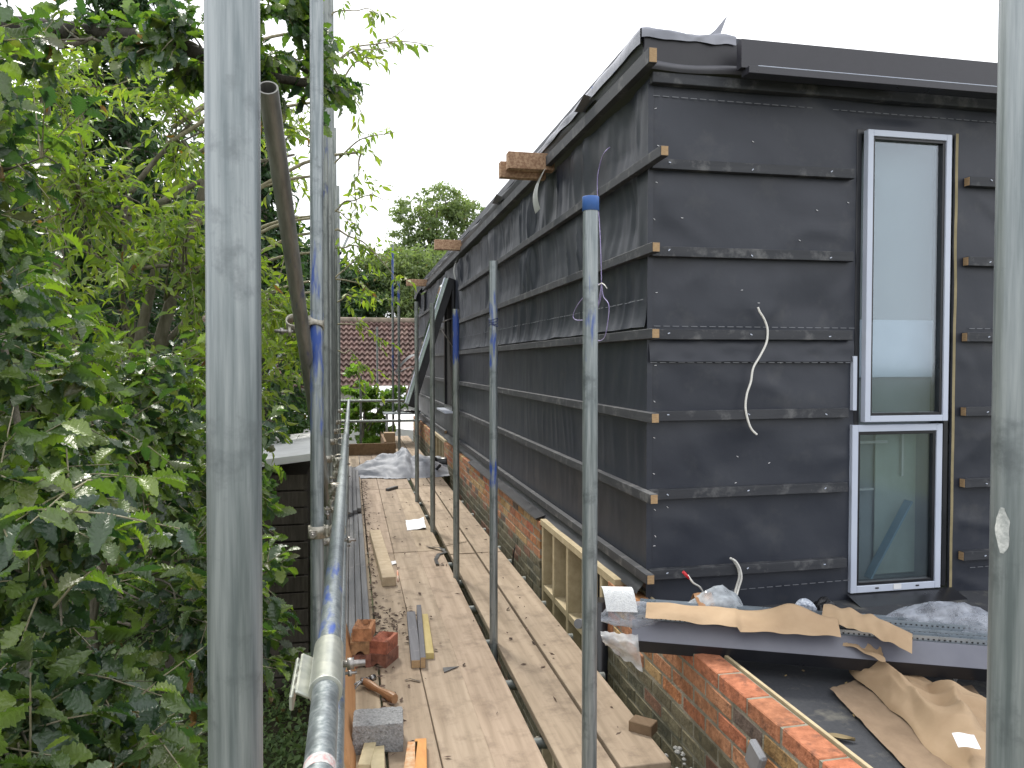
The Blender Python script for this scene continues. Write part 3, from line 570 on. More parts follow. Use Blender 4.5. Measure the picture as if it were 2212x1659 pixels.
# ------------------------------------------------------------------ couplers
def coupler_at(label, group='scaffold couplers'):
    t = thing('scaffold_coupler', (0,0,0), label, 'coupler', group)
    def band(axis, c, r=.030, wd=.045):
        g = MB(); n = 22; vs = []
        for (rr, o) in ((r, -wd/2), (r, wd/2), (r-.005, wd/2), (r-.005, -wd/2)):
            for k in range(n):
                th = 2*math.pi*k/n; q = rr*(1.0+.06*math.cos(2*th)); a, e = q*math.cos(th), q*math.sin(th)
                vs.append(Vector(c)+(Vector((a, o, e)) if axis == 'Y' else Vector((a, e, o))))
        fs = [(l*n+k, l*n+(k+1)%n, ((l+1)%4)*n+(k+1)%n, ((l+1)%4)*n+k) for l in range(4) for k in range(n)]
        g.add(vs, fs, (0,0,0), True); return g
    build('clamp_band', band('Z', (0,0,0)), IRON, t); build('clamp_band', band('Y', (.074,0,.0)), IRON, t)
    g = MB(); g.box((.037,0,0), (.018,.042,.042), bev=.006); build('saddle', g, IRON, t)
    for (c, dr) in (((-.012,-.036,0), (-.0,-1,0)), ((.098,.0,-.036), (1,0,-.0))):
        c = Vector(c); dr = Vector(dr)
        g = MB(); g.sweep([c-dr*.02, c+dr*.045], .0062, 8); bt = build('bolt', g, BOLT, t)
        g = MB(); g.sweep([c+dr*.012, c+dr*.026], .0125, 6); build('nut', g, BOLT, bt)
        g = MB(); g.box(c-dr*.008, (.03,.03,.012) if dr.x == 0 and dr.y == 0 else ((.012,.026,.03) if dr.x else (.03,.012,.026)), bev=.003); build('lug', g, IRON, t)
    return t
c0 = coupler_at('coupler clamping the guard rail to the blue worn upright')
c0.location = (-.125, 2.93, RZ1-.02)
spots = [(-.15,5.0,RZ1,'second'),(-.15,6.1,RZ1,'third'),(-.15,7.0,RZ1,'fourth'),(-.15,8.1,RZ1,'fifth'),(-.15,10.5,RZ1-.03,'sixth')]
for (x,y,z,n_) in spots:
    c = copy_tree(c0, (x,y,z), (0,0,0)); c['label'] = 'coupler clamping the guard rail to the %s upright of the garden side row' % n_
for y, n_ in ((2.93,'blue worn'),(5.0,'second'),(6.1,'third'),(8.1,'fifth')):
    c = copy_tree(c0, (-.125 if y < 3 else -.15, y, RZ2), (0,0,0)); c['label'] = 'coupler holding the lower rail to the %s garden side upright' % n_
c = copy_tree(c0, (-.125, 2.93, Bv.z+.0), (R(35),0,R(180))); c['label'] = 'swivel coupler joining the raking tube to the blue worn upright'
for (dx, nn) in ((.25,'rail beside the second upright'),(.55,'rail just past the blue worn upright')):
    c = copy_tree(c0, (RX-.03, 2.93+dx*3.4, RZ1), (0,R(90),R(20))); c['label'] = 'loose coupler bolted on the guard %s' % nn
for x, z, nn in ((779,866,'upper rail and left upright'),(779,910,'lower rail and left upright'),(862,866,'upper rail and thin tall tube')):
    p = PX(x, z, Y=YE); c = copy_tree(c0, (p.x, YE+.02, p.z), (0,0,R(90))); c['label'] = 'coupler at the far end joining %s' % nn
# transom clips in the gap
for i, y in enumerate((2.62,3.35,4.0,4.62,5.3,5.95,6.5,7.0)):
    c = copy_tree(c0, (.80, y+.06, -.10), (R(90),0,0)); c['label'] = 'coupler in the gap of the deck, %s from the camera' % ['first','second','third','fourth','fifth','sixth','seventh','eighth'][i]; c['group'] = 'couplers in the gap of the deck'
# sleeve coupler
t = thing('sleeve_coupler', (RX,1.55,RZ1-.03), 'shiny galvanised sleeve coupler joining two guard rail lengths at the bottom', 'coupler')
SLV = mat('bright_zinc', (.38,.40,.36), (.50,.51,.45), rough=.35, metal=.6, scale=(30,30,30), bump=.25, bdist=.002)
g = MB(); g.sweep([(RX,1.44,RZ1),(RX,1.445,RZ1),(RX,1.66,RZ1),(RX,1.665,RZ1)], .0305, 28); build('sleeve', g, SLV, t)
g = MB(); g.box((RX-.042,1.55,RZ1-.008), (.03,.19,.008), Matrix.Rotation(.5,3,'Y'), bev=.003); g.box((RX-.062,1.55,RZ1-.022), (.008,.19,.03), bev=.003); fl_ = build('flange', g, SLV, t)
for dy in (-.055,.0,.055):
    g = MB(); g.sweep([(RX-.05,1.55+dy,RZ1-.012),(RX-.058,1.55+dy,RZ1-.006)], .008, 8); build('rivet', g, SLV, fl_)
g = MB(); g.sweep([(RX+.02,1.60,RZ1-.012),(RX+.075,1.60,RZ1-.012)], .007, 8); bt = build('bolt', g, BOLT, t)
g = MB(); g.sweep([(RX+.038,1.60,RZ1-.012),(RX+.052,1.60,RZ1-.012)], .013, 6); build('nut', g, BOLT, bt)
# red mark on the near rail
g = MB(); g.sweep([(RX,1.14,RZ1),(RX,1.17,RZ1)], .0246, 28, cap=False); build('paint_band', g, mat('faded_red_paint', (.45,.20,.20), (.46,.47,.46), scale=(90,90,90), lo=.3, hi=.55, rough=.5), None, 'faded red paint ring on the nearest guard rail', 'paint mark')
# ------------------------------------------------------------------ things on the deck
D_ = lambda x, y, z=0: PX(x, y, Z=z)
# dark battens
names_ = ['outermost','second','third','innermost']
for i in range(4):
    x = -.045+.045*i; k = rnd.uniform(.8,1.15); g = MB(); g.beam((x, 4.55+.1*(i<1)+rnd.uniform(0,.06), .020), (x+rnd.uniform(-.004,.004), 8.35+rnd.uniform(-.1,.1), .020), .041, .040, tint=(k,k,k)); o = build('roof_batten', g, GREYB, None, 'long grey batten in the near bundle on the deck, %s' % names_[i], 'batten', 'long grey battens laid along the deck')
    g = MB(); g.beam((x-.005, 8.1+.12*i, .062 if i > 1 else .02 if i < 0 else .062), (x-.005, 11.9+rnd.uniform(-.1,.1), .062), .041, .040, tint=(k*.9,k*.9,k*.9)); build('roof_batten', g, GREYB, None, 'long grey batten in the far bundle on the deck, %s' % names_[i], 'batten', 'long grey battens laid along the deck')
    g = MB(); g.beam((x, 8.45+.06*i, .020), (x, 12.1, .020), .041, .040, tint=(k*.8,k*.8,k*.8)); build('roof_batten', g, GREYB, None, 'grey batten lying under the far bundle, %s' % names_[i], 'batten', 'long grey battens laid along the deck')
# timber baulk
a_, c_ = D_(808,1162), D_(842,1272); g = MB(); g.beam(a_+Vector((0,0,.036)), c_+Vector((-.01,.02,.036)), .10, .07, tint=(.95,.9,.95), bev=.003); build('timber_post', g, PINE, None, 'thick pale green treated timber lying on the deck beside the dark battens', 'timber')
# offcuts
def offcut(xa, ya, xb, yb, wd, ht, m, label, tn=(1,1,1), z=0, endm=None):
    a_, c_ = D_(xa, ya), D_(xb, yb); g = MB(); g.beam(a_+Vector((0,0,ht/2+z)), c_+Vector((0,0,ht/2+z)), wd, ht, tint=tn, bev=.002)
    o = build('timber_offcut', g, m, None, label, 'timber offcut', 'timber offcuts on the deck')
    if endm:
        d_ = (c_-a_).normalized(); e = MB(); e.beam(c_+Vector((0,0,ht/2+z)), c_+d_*.002+Vector((0,0,ht/2+z)), wd-.004, ht-.004, bev=0); build('sawn_end', e, endm, o)
offcut(886,1340,897,1450, .055,.045, GREYB, 'short dark grey offcut with bright sawn end, middle of the deck', (.8,.8,.85), 0, ENDG)
offcut(903,1330,912,1450, .03,.06, GREYB, 'short dark grey offcut standing on edge beside its twin', (.65,.65,.7), 0, ENDG)
offcut(914,1342,926,1430, .05,.035, mat('yellow_treated', (.50,.40,.17), (.42,.33,.13), rough=.7, scale=(20,5,20)), 'short yellow offcut right of the two dark ones')
offcut(835,1062,856,1056, .045,.035, GREYB, 'small dark offcut on the far deck in front of the tarpaulin', (.6,.6,.6), 0, ENDG)
offcut(1042,1036,1062,1034, .06,.05, PINE, 'small pale offcut by the right end of the tarpaulin')
offcut(782,1690,796,1638, .05,.05, PINE, 'bright cream offcut at the bottom edge beside the ply sheet', (1.25,1.3,1.3))
offcut(812,1700,812,1645, .055,.045, PINE, 'bright cream offcut at the bottom edge right of its twin', (1.25,1.3,1.3))
offcut(880,1700,889,1632, .045,.04, mat('stained_offcut', (.55,.42,.27), (.50,.21,.07), rough=.7, scale=(30,30,30)), 'orange stained offcut at the bottom edge, speckled one on the left')
offcut(906,1700,906,1625, .05,.04, mat('orange_offcut', (.55,.26,.06), (.48,.20,.05), rough=.6, scale=(30,8,30)), 'deep orange offcut at the bottom edge, right of the speckled one')
a_, c_ = D_(1368,1584), D_(1418,1598); g = MB(); g.beam(a_+Vector((0,0,.028)), c_+Vector((.0,0,.028)), .075, .05, tint=(.5,.42,.33), bev=.003); build('timber_offcut', g, BOARD, None, 'brown block of wood at the right end of the deck by the brick wall', 'timber offcut', 'timber offcuts on the deck')
# loose bricks
def frogbrick(loc, rz, label, col, tilt=0, up=True):
    t = thing('loose_brick', loc, label, 'brick', 'loose bricks piled on the deck')
    M = Matrix.Rotation(rz,3,'Z')@Matrix.Rotation(tilt,3,'Y'); l, wd, h = .16, .102, .068
    nx, ny = 12, 16; vs = []; 
    def top(u, v):
        x, y = (u-.5)*wd, (v-.5)*l; d = max(0, 1-(x/(wd*.30))**2)*(1 if abs(y) < l*.5 else 0); return Vector((x, y, h-(.028*d if up else 0)+.002*nz((x*60,y*60,loc[0]*9))))
    g = MB(); o = Vector(loc)
    vs = [o+M@top(i/nx, j/ny) for j in range(ny+1) for i in range(nx+1)]; n0 = len(vs)
    vb = [o+M@Vector(((i/nx-.5)*wd+.002*nz((i,j,3)), (j/ny-.5)*l+.002*nz((i,j,7)), (.02*max(0,1-((i/nx-.5)/.25)**2) if not up else 0))) for j in range(ny+1) for i in range(nx+1)]
    q = lambda i, j: j*(nx+1)+i
    fs = [(q(i,j),q(i+1,j),q(i+1,j+1),q(i,j+1)) for j in range(ny) for i in range(nx)]+[(n0+q(i,j),n0+q(i,j+1),n0+q(i+1,j+1),n0+q(i+1,j)) for j in range(ny) for i in range(nx)]
    fs += [(q(i,0),n0+q(i,0),n0+q(i+1,0),q(i+1,0)) for i in range(nx)]+[(q(i,ny),q(i+1,ny),n0+q(i+1,ny),n0+q(i,ny)) for i in range(nx)]
    fs += [(q(0,j),q(0,j+1),n0+q(0,j+1),n0+q(0,j)) for j in range(ny)]+[(q(nx,j),n0+q(nx,j),n0+q(nx,j+1),q(nx,j+1)) for j in range(ny)]
    g.add(vs+vb, fs, col); build('clay_body', g, BRICK, t)
p = D_(776,1452); q = D_(828,1450)
bx, by = p.x, p.y+.09
frogbrick((bx,by,.001), .05, 'dark red brick at the bottom of the left stack', (.24,.11,.085), 0, False)
frogbrick((bx-.002,by+.01,.070), -.03, 'brown and yellow stained brick in the middle of the left stack', (.33,.20,.11), 0, False)
frogbrick((bx+.02,by+.02,.139), -.18, 'orange hollow topped brick on top of the left stack', (.48,.24,.13))
frogbrick((q.x+.0,q.y+.09,.001), -.5, 'dark brick at the bottom of the right stack', (.26,.12,.09), 0, False)
frogbrick((q.x+.0,q.y+.10,.070), -.45, 'red brick with deep hollow on top of the right stack', (.40,.15,.10))
# concrete block
p = PX(815,1640,Z=0); g = MB(); M = Matrix.Rotation(-.05,3,'Z')
def blk():
    g = MB(); n = 14; sx, sy, sz = .212, .165, .122; c = Vector((p.x, p.y+sy/2+.005, sz/2+.001))
    for ax in range(3):
        for sg in (-1,1):
            def f(u, v):
                q = [0,0,0]; q[ax] = sg*.5; q[(ax+1)%3] = (u-.5)*(1 if sg > 0 else -1); q[(ax+2)%3] = v-.5
                P_ = Vector((q[0]*sx, q[1]*sy, q[2]*sz)); e = sum(1 for k in q if abs(k) > .49)
                P_ *= (1-.012*(e-1)); P_ += P_.normalized()*.004*noise.noise(P_*70)+P_.normalized()*.003*noise.noise(P_*150)
                return c+M@P_
            g.grid(f, n, n)
    return g
build('concrete_block', blk(), BLOCK, None, 'rough grey aggregate concrete block on the deck beside the ply sheet', 'concrete block')
# hammer
t_ = thing('hammer', D_(812,1500), 'claw hammer with wooden handle lying on the deck', 'hammer')
h0, h1 = D_(782,1492), D_(850,1528); h0.z = .032; h1.z = .022
g = MB(); dd = (h1-h0); sd = dd.cross(Vector((0,0,1))).normalized(); vs = []; nn = 12; K = 16
for i in range(K+1):
    u = i/K; c = h0.lerp(h1, u); rr = .0135+.005*u+(.003*math.sin(u*9)); 
    for k in range(nn): th = 2*math.pi*k/nn; vs.append(c+sd*math.cos(th)*rr+Vector((0,0,1))*math.sin(th)*rr*1.25)
g.add(vs, [(i*nn+k, i*nn+(k+1)%nn, (i+1)*nn+(k+1)%nn, (i+1)*nn+k) for i in range(K) for k in range(nn)]+[tuple(range(nn)), tuple(K*nn+k for k in range(nn))], (1,1,1), False); 
build('handle', g, mat('hammer_handle_wood', (.34,.19,.10), (.28,.15,.075), rough=.45, scale=(20,60,20)), t_)
hd = MB(); dn = dd.normalized(); hc = h0
ax = sd
hd.sweep([hc-ax*.02, hc+ax*.0], .016, 10); hd.box(hc, (.034,.034,.032), bev=.006)
hd.sweep([hc-ax*.015, hc-ax*.04], [.011,.011], 10); hd.sweep([hc-ax*.038, hc-ax*.068], .0165, 14)
build('head', hd, mat('hammer_steel', (.16,.16,.16), (.30,.29,.28), rough=.3, metal=.9, scale=(50,50,50)), t_)
for s_ in (-1,1):
    g = MB(); g.sweep([hc+ax*.01+dn*.004*s_, hc+ax*.04+dn*.010*s_-Vector((0,0,.004)), hc+ax*.065+dn*.014*s_-Vector((0,0,.02))], [.009,.003], 8, smoothpts=4); build('claw', g, MATS['hammer_steel'], t_)
# ply sheet leaning at the rail
b = MB(); b.prism([(0,0),(.018,.002),(-.064+.018,.232),(-.064,.23)], (-.005,3.02,.002), (.0,4.42,.002)); build('plywood_sheet', b, PLY, None, 'strip of orange plywood standing on edge against the lower rail', 'plywood')
# papers and straps
def sheet(quad, nx, ny, amp, seed, thick=0): 
    A_, B_, C_, E_ = [Vector(q) for q in quad]
    def f(u, v):
        p_ = (A_.lerp(B_, u)).lerp(E_.lerp(C_, u), v); q = p_*1.0
        h = abs(noise.noise(Vector((q.x*5+seed, q.y*5, seed))))*1.2+.5*noise.noise(Vector((q.x*14, q.y*14+seed, 2)))
        return p_+Vector((noise.noise(Vector((u*4,v*3,seed)))*amp*.4, noise.noise(Vector((u*4,v*3,seed+5)))*amp*.4, .004+max(h,0)*amp))
    return MB().grid(f, nx, ny)
build('paper_sheet', sheet((D_(874,1128),D_(914,1122),D_(920,1146),D_(878,1148)), 16, 14, .03, 3), WHITEP, None, 'white sheet of paper on the far deck', 'paper')
build('paper_sheet', sheet((D_(843,1217),D_(853,1215),D_(855,1222),D_(845,1224)), 6, 5, .01, 8), WHITEP, None, 'tiny white paper scrap left of the black strap', 'paper')
g = MB()
def ribbon(pts, wd=.018, m=BLKM, label='', name='strap_offcut', cat='strap'):
    pts = [Vector(p) for p in pts]; g = MB(); vs = []
    for i, p in enumerate(pts):
        d = (pts[min(i+1,len(pts)-1)]-pts[max(i-1,0)]).normalized(); s_ = d.cross(Vector((0,0,1))).normalized()*wd/2; vs += [p-s_+Vector((0,0,.002)), p+s_+Vector((0,0,.006)), p+s_+Vector((0,0,.004)), p-s_]
    n = len(pts); fs = [(4*i+k, 4*i+(k+1)%4, 4*i+4+(k+1)%4, 4*i+4+k) for i in range(n-1) for k in range(4)]+[(0,1,2,3),(4*n-4,4*n-3,4*n-2,4*n-1)]
    g.add(vs, fs); build(name, g, m, None, label, cat)
ribbon([D_(922,1184,.004),D_(950,1186,.02),D_(962,1196,.004),D_(946,1200,.01),D_(940,1212,.004),D_(944,1222,.012),D_(958,1223,.004)], .03, mat('black_strap', (.05,.05,.05), (.12,.12,.12), rough=.4), 'curled black plastic strapping on the deck near the board joint')
ribbon([D_(925,1186,.004),D_(960,1178,.015),D_(1008,1172,.006)], .015, MATS['black_strap'], 'thin dark strip crossing the gap between boards', 'strap_offcut')
a3 = [D_(955,1450,.002), D_(990,1447,.002), D_(958,1460,.002)]
g = MB(); g.add([*a3, *[q+Vector((0,0,.004)) for q in a3]], [(0,2,1),(3,4,5),(0,1,4,3),(1,2,5,4),(2,0,3,5)]); build('membrane_scrap', g, MATS['black_strap'], None, 'small dark triangular scrap on the middle boards', 'scrap')
ribbon([D_(872,1477,.003),D_(884,1474,.006),D_(905,1480,.003)], .012, MATS['black_strap'], 'small black curled strip above the hammer handle end', 'strap_offcut')
g = MB(); g.sweep([D_(857,1236,.008), D_(858,1258,.008)], .007, 8); build('marker_pen', g, mat('orange_marker', (.60,.16,.05), (.7,.6,.5), scale=(6,6,6)), None, 'small orange and white stub beside the thick timber', 'marker')
# leaf litter
V = []; F = []; T = []
g = MB()
for k in range(560):
    if k < 330: y = rnd.uniform(3.2, 11.); x = .13+abs(rnd.gauss(0,.045)); 
    elif k < 460: y = rnd.uniform(2.9, 12); x = rnd.uniform(.15, 1.27)
    else: y = rnd.gauss(4.9,.25); x = rnd.gauss(.27,.08)
    if .785 < x < .84: x = .9
    c = Vector((x, y, .006)); L_ = rnd.uniform(.008,.026); th = rnd.uniform(0,6.28); dx = Vector((math.cos(th), math.sin(th), 0)); sx_ = dx.cross(Vector((0,0,1)))
    wd = L_*rnd.uniform(.12,.5); h = rnd.uniform(0,.012); v_ = rnd.uniform(.5,1.6)
    g.add([c-dx*L_, c+sx_*wd+Vector((0,0,h)), c+dx*L_+Vector((0,0,h*rnd.uniform(0,1.5))), c-sx_*wd+Vector((0,0,h*.2)), c+Vector((0,0,h*.9+.002))], [(0,3,4),(3,2,4),(2,1,4),(1,0,4)], (.09*v_,.06*v_,.045*v_))
build('leaf_litter', g, mat('dead_leaf', (1,1,1), (.8,.8,.8), tint='mul', rough=.9, bump=0), None, 'dead brown leaves and twig bits scattered over the boards', 'leaf litter', None, 'stuff')
# tarpaulin
pc = D_(862,1022)
def tarp(u, v):
    a = u*2-1; e = v*2-1
    x = pc.x+.12+a*.80*(1-.12*e*e); y = pc.y+.10+e*.75*(1-.2*a*a)
    rr = min(1, math.sqrt(a*a*.8+e*e))
    h = (1-rr**2)*.20*(1.0+.5*math.exp(-((a+.05)**2)/.02))
    q = Vector((a*2.2+.8*e, e*1.6, 1)); h += (1-rr**3)*(.12*abs(noise.noise(q*1.3))+.06*abs(noise.noise(q*3)))
    w_ = noise.noise(Vector((a*2,e*2,9)))*.08
    return (x+w_, y+w_*.8, .008+max(h,0)+.015*abs(noise.noise(q*5)))
b = MB(); b.grid(tarp, 90, 70, smooth=True); build('tarpaulin', b, GREYC, None, 'crumpled grey tarpaulin heaped on the far deck', 'tarpaulin')
p0_, p1_ = PX(897,1001,d=12.2), PX(957,1000,X=XB)
t_ = thing('black_pipe', (p0_.x,p0_.y,p0_.z-.05), 'black plastic pipe lying over the tarpaulin against the brick wall', 'pipe')
g = MB(); g.sweep([p0_+Vector((.2,-.9,-.02)), PX(950,1006,d=11.2)], .022, 12); build('narrow_pipe', g, BLKM, t_)
g = MB(); g.sweep([PX(938,1000,d=11.6), PX(957,999,d=11.6)+Vector((.2,0,0))], .075, 16); build('wide_pipe', g, BLKM, t_)
g = MB(); g.sweep([PX(936,1000,d=11.6), PX(942,1000,d=11.6)], .088, 16); build('socket', g, BLKM, t_)
# wall cables and cords
def cord(pts, r, m, label, name='cable', cat='cable', n=8):
    g = MB(); g.sweep(pts, r, n, smoothpts=6); return build(name, g, m, None, label, cat)
yw = YC-.03
t_ = cord([PX(x,y,Y=yw-.02) for x,y in ((1636,664),(1640,674),(1650,690),(1657,712),(1655,740),(1642,768),(1627,795),(1622,825),(1614,850),(1611,880),(1617,910),(1625,928),(1636,939))], .006, WHITEC, 'long white cable hanging in a wave from the black front wall')
for k in range(2):
    cord([PX(x+5*k,y+2*k,Y=yw-.02-.02*k) for x,y in ((1580,1208),(1588,1214),(1597,1230),(1600,1250),(1594,1272))]+[PX(1590+5*k,1290,Y=yw-.05)], .006, WHITEC, 'short white cable looping from the wall above the plastic bag, %s strand' % ('left','right')[k])
t_ = thing('red_taped_cable', PX(1488,1245,Y=3.5), 'white cable ending in red tape above the plastic bundle', 'cable')
g = MB(); g.sweep([PX(1488,1245,Y=3.5),PX(1500,1262,Y=3.5),PX(1515,1272,Y=3.55),PX(1525,1290,Y=3.6)], .005, 8, smoothpts=5); build('cable_sheath', g, WHITEC, t_)
g = MB(); g.sweep([PX(1478,1238,Y=3.5),PX(1492,1253,Y=3.5)], .0075, 8); build('tape', g, REDP, t_)
xw_ = XW-.05
cord([PX(1316,322,X=xw_+.02),PX(1305,332,X=xw_-.02),PX(1297,350,X=xw_),PX(1290,385,X=xw_),PX(1290,430,X=xw_),PX(1294,480,X=xw_),PX(1297,540,X=xw_-.02),PX(1299,612,X=xw_-.02)], .003, PURP, 'thin purple cord hanging down the long black wall', 'cord', 'cord')
cord([PX(x,y,X=xw_-.03) for x,y in ((1299,612),(1303,640),(1315,660),(1312,700),(1305,730),(1290,735),(1284,715))]+[PX(1299,614,X=xw_-.04)], .0028, PURP, 'long loop of purple and white cord below the knot', 'cord', 'cord')
cord([PX(x,y,X=xw_-.03) for x,y in ((1299,614),(1285,618),(1262,640),(1244,665),(1238,685),(1250,692),(1280,685),(1296,650),(1299,616))], .0028, PURP, 'wide loop of purple cord left of the knot, behind the capped pole', 'cord', 'cord')
g = MB()
for s_ in (-1,1): g.sweep([PX(1299,612,X=xw_-.04), PX(1299+s_*6,616,X=xw_-.05), PX(1299+s_*12 if s_>0 else 1289,624 if s_>0 else 616,X=xw_-.04)], .003, 6, smoothpts=4)
build('cord_knot', g, WHITEC, None, 'white taped knot gathering the purple cord', 'knot')
# ------------------------------------------------------------------ building materials on the flat roof
L0, L1 = Vector((1.18,3.11,.445)), Vector((3.02,2.245,.445))
dl = (L1-L0).normalized(); sd_ = dl.cross(Vector((0,0,1))).normalized()    # sd_ points towards the camera side
def LP(s, o, z): return L0+dl*s-sd_*o+Vector((0,0,z))
t_ = thing('metal_trim', L0, 'long folded metal trim coloured grey where lit, black where shaded, resting on the brick parapet', 'metal trim')
g = MB(); g.prism([(.0,.012),(-.052,.085),(-.055,.085),(-.055,.079),(-.004,.006)], L0, L1+dl*0); build('lit_face', g, LIT_TRIM, t_)  # upper face of the trim, its lit look painted in grey
g = MB(); g.prism([(.0,.010),(-.022,-.045),(-.026,-.045),(-.006,.010)], L0+dl*.02, L1); build('shaded_face', g, BLKM, t_)  # underside return of the same trim, its shade painted in black
def stud_bundle():
    for i, (o, z, s0) in enumerate(((.085,.075,.02),(.135,.085,.0),(.18,.10,.04),(.23,.09,.02))):
        t = thing('steel_stud', LP(s0,o,z), ['zinc drywall channel directly behind the metal trim','second zinc channel from the metal trim','upper zinc channel on the bundle','rear zinc channel of the bundle'][i], 'metal stud', 'zinc channels bundled behind the trim')
        g = MB(); w2 = .02
        g.prism([(-w2,0),(w2,0),(w2,.03),(w2-.002,.03),(w2-.002,.002),(-w2+.002,.002),(-w2+.002,.03),(-w2,.03)], LP(s0,o,z), LP(2.1,o,z)); build('web', g, ZINC, t)
        g = MB(); s_ = s0+.02
        while s_ < 1.9:
            c = LP(s_, o-w2-.001, z+.016); g.beam(c, c+dl*.007, .001, .006, bev=0); c = LP(s_, o+w2-.004, z+.0335); s_ += .02
        build('perforation', g, GAPD, t)
stud_bundle()
# plastic wrapped bundle behind
def blob(fn_r, c, L_, label, name, m, axis=dl, n=26, K=40, parent=None, zs=1.0, seed=0, cat='plastic'):
    g = MB(); up = Vector((0,0,1)); sd2 = axis.cross(up).normalized(); vs = []
    for i in range(K+1):
        u = i/K; r_ = fn_r(u)
        for k in range(n):
            th = 2*math.pi*k/n; q = Vector((math.cos(th)*1.3, math.sin(th)*1.3, u*L_*14)); 
            q = Vector((math.cos(th)*.8, math.sin(th)*.8, u*L_*4.5+seed)); w_ = .82+.35*noise.noise(q)+.42*(1-abs(noise.noise(q*1.7+Vector((3,1,0))))*2.2)*.5+.07*noise.noise(q*6)
            vs.append(Vector(c)+axis*(u*L_)+sd2*math.cos(th)*r_*w_+up*(max(math.sin(th),-.35)*r_*w_*zs+.35*r_*zs))
    g.add(vs, [(i*n+k, i*n+(k+1)%n, (i+1)*n+(k+1)%n, (i+1)*n+k) for i in range(K) for k in range(n)], (1,1,1), True)
    return build(name, g, m, parent, None if parent else label, None if parent else cat)
bump_ = lambda a, pw=.6: (lambda u: a*max(.03, math.sin(math.pi*min(max(u,.02),.98)))**pw)
blob(bump_(.06,.3), LP(.0,.22,.03), 1.95, 'long bundle of trims wrapped in clear plastic behind the zinc channels', 'wrapped_bundle', plastic('bundle_film', (.42,.44,.50), .82), zs=.9, K=140, cat='wrapped bundle')
blob(bump_(.11,.45), LP(1.02,.26,.03), .62, 'loose clear plastic billowing on the bundle at the right, below the window', 'plastic_wrap', CLEARP, zs=1.1, seed=4)
blob(bump_(.095,.5), LP(1.25,.20,.05), .5, 'clear plastic wrap at the right edge beside the thick pale tube', 'plastic_wrap', CLEARP, zs=1.0, seed=8)
# plastic bag with brown tape
pb = PX(1475,1320,d=3.45)
t_ = thing('taped_plastic_bag', (pb.x,pb.y,.50), 'puffy clear plastic bag bound with brown tape on the bundle', 'plastic bag')
axb = (PX(1600,1320,d=3.45)-pb).normalized(); Lb = (PX(1608,1320,d=3.45)-pb).length
blob(lambda u: .035+.075*max(0,math.sin(math.pi*min(1,max(0,(u-.05)/.97))))**.8*(.5+.7*u if u > .3 else .65), (pb.x,pb.y,.50), Lb, '', 'bag', plastic('bag_film', (.44,.48,.52), .48, .1), axis=axb, K=50, parent=t_, seed=2)
g_ = blob(lambda u: .087, Vector((pb.x,pb.y,.50))+axb*Lb*.22, .075, '', 'brown_tape', mat('brown_tape', (.24,.12,.055), (.30,.17,.09), rough=.3), axis=axb, K=8, parent=t_, seed=2, zs=.95)
# plastic at left end, with white foam roll
pe = PX(1370,1330,d=3.32)
blob(bump_(.07,.45), PX(1300,1345,d=3.4), .36, 'crumpled clear plastic hanging off the left end of the metal trim', 'plastic_wrap', CLEARP, axis=Vector((.8,-.25,-.1)).normalized(), zs=1.2, seed=12)
b = MB(); b.grid(lambda u, v: LP(.03-.16*u+.02*v, -.03-.02*math.sin(v*5), .05-.17*v*(1-.6*u)+.02*noise.noise(Vector((u*5,v*5,1)))), 16, 16); build('plastic_wrap', b, plastic('milky_film', (.58,.58,.58), .6), None, 'milky plastic sheet folded over the left end of the trim above the bricks', 'plastic')
a_ = PX(1312,1300,d=3.35); c_ = PX(1380,1302,d=3.3)
g = MB(); g.grid(lambda u, v: a_.lerp(c_, u)+Vector((0,.10*v,.055*math.sin(v*2.6)-.05*(1-v)+.006*noise.noise(Vector((u*20,v*12,0))))), 20, 12); build('foam_wrap', g, mat('white_foam', (.72,.74,.75), (.6,.62,.64), rough=.7, scale=(60,60,60), bump=.6), None, 'white foam wrap folded over the left end of the bundle', 'foam wrap')
# brown paper over trim
def paper1(u, v):
    s_ = .06+.78*u; ridge = .05+.05*math.exp(-((u-.78)/.10)**2)
    o = -.02+.17*v; z = .10+ridge*math.sin(v*2.4)*.9-.0*u+.010*noise.noise(Vector((u*9,v*3,2)))
    z -= .035*max(0,math.sin(u*6.5-1.2))*(1-v)*.3
    return LP(s_, o, z+(.02*(1-v) if u < .5 else 0))
b = MB(); b.grid(paper1, 60, 16); build('kraft_paper', b, KRAFT, None, 'long folded brown paper lying along the top of the metal trim', 'brown paper')
def paper2(u, v):
    A_ = LP(.80,.16,.135).lerp(LP(1.10,-.03,.095), u); wv = Vector((.10,.12,.02)); return A_+wv*(v-.5)+Vector((0,0,.035*math.sin(v*3.1)+.02*math.sin(u*3.1)+.012*noise.noise(Vector((u*8,v*3,5)))))
b = MB(); b.grid(paper2, 40, 12); build('kraft_paper', b, KRAFT, None, 'strip of brown paper folded diagonally down over the zinc channels', 'brown paper')
def paper3(u, v): return LP(.76,.20,.11).lerp(LP(1.0,.05,.06), u)+Vector((-.05,-.10,-.03))*v+Vector((0,0,.02*noise.noise(Vector((u*6,v*4,1)))))
b = MB(); b.grid(paper3, 20, 8); build('kraft_paper', b, KRAFT, None, 'shadowed underside fold of brown paper below the diagonal strip', 'brown paper')
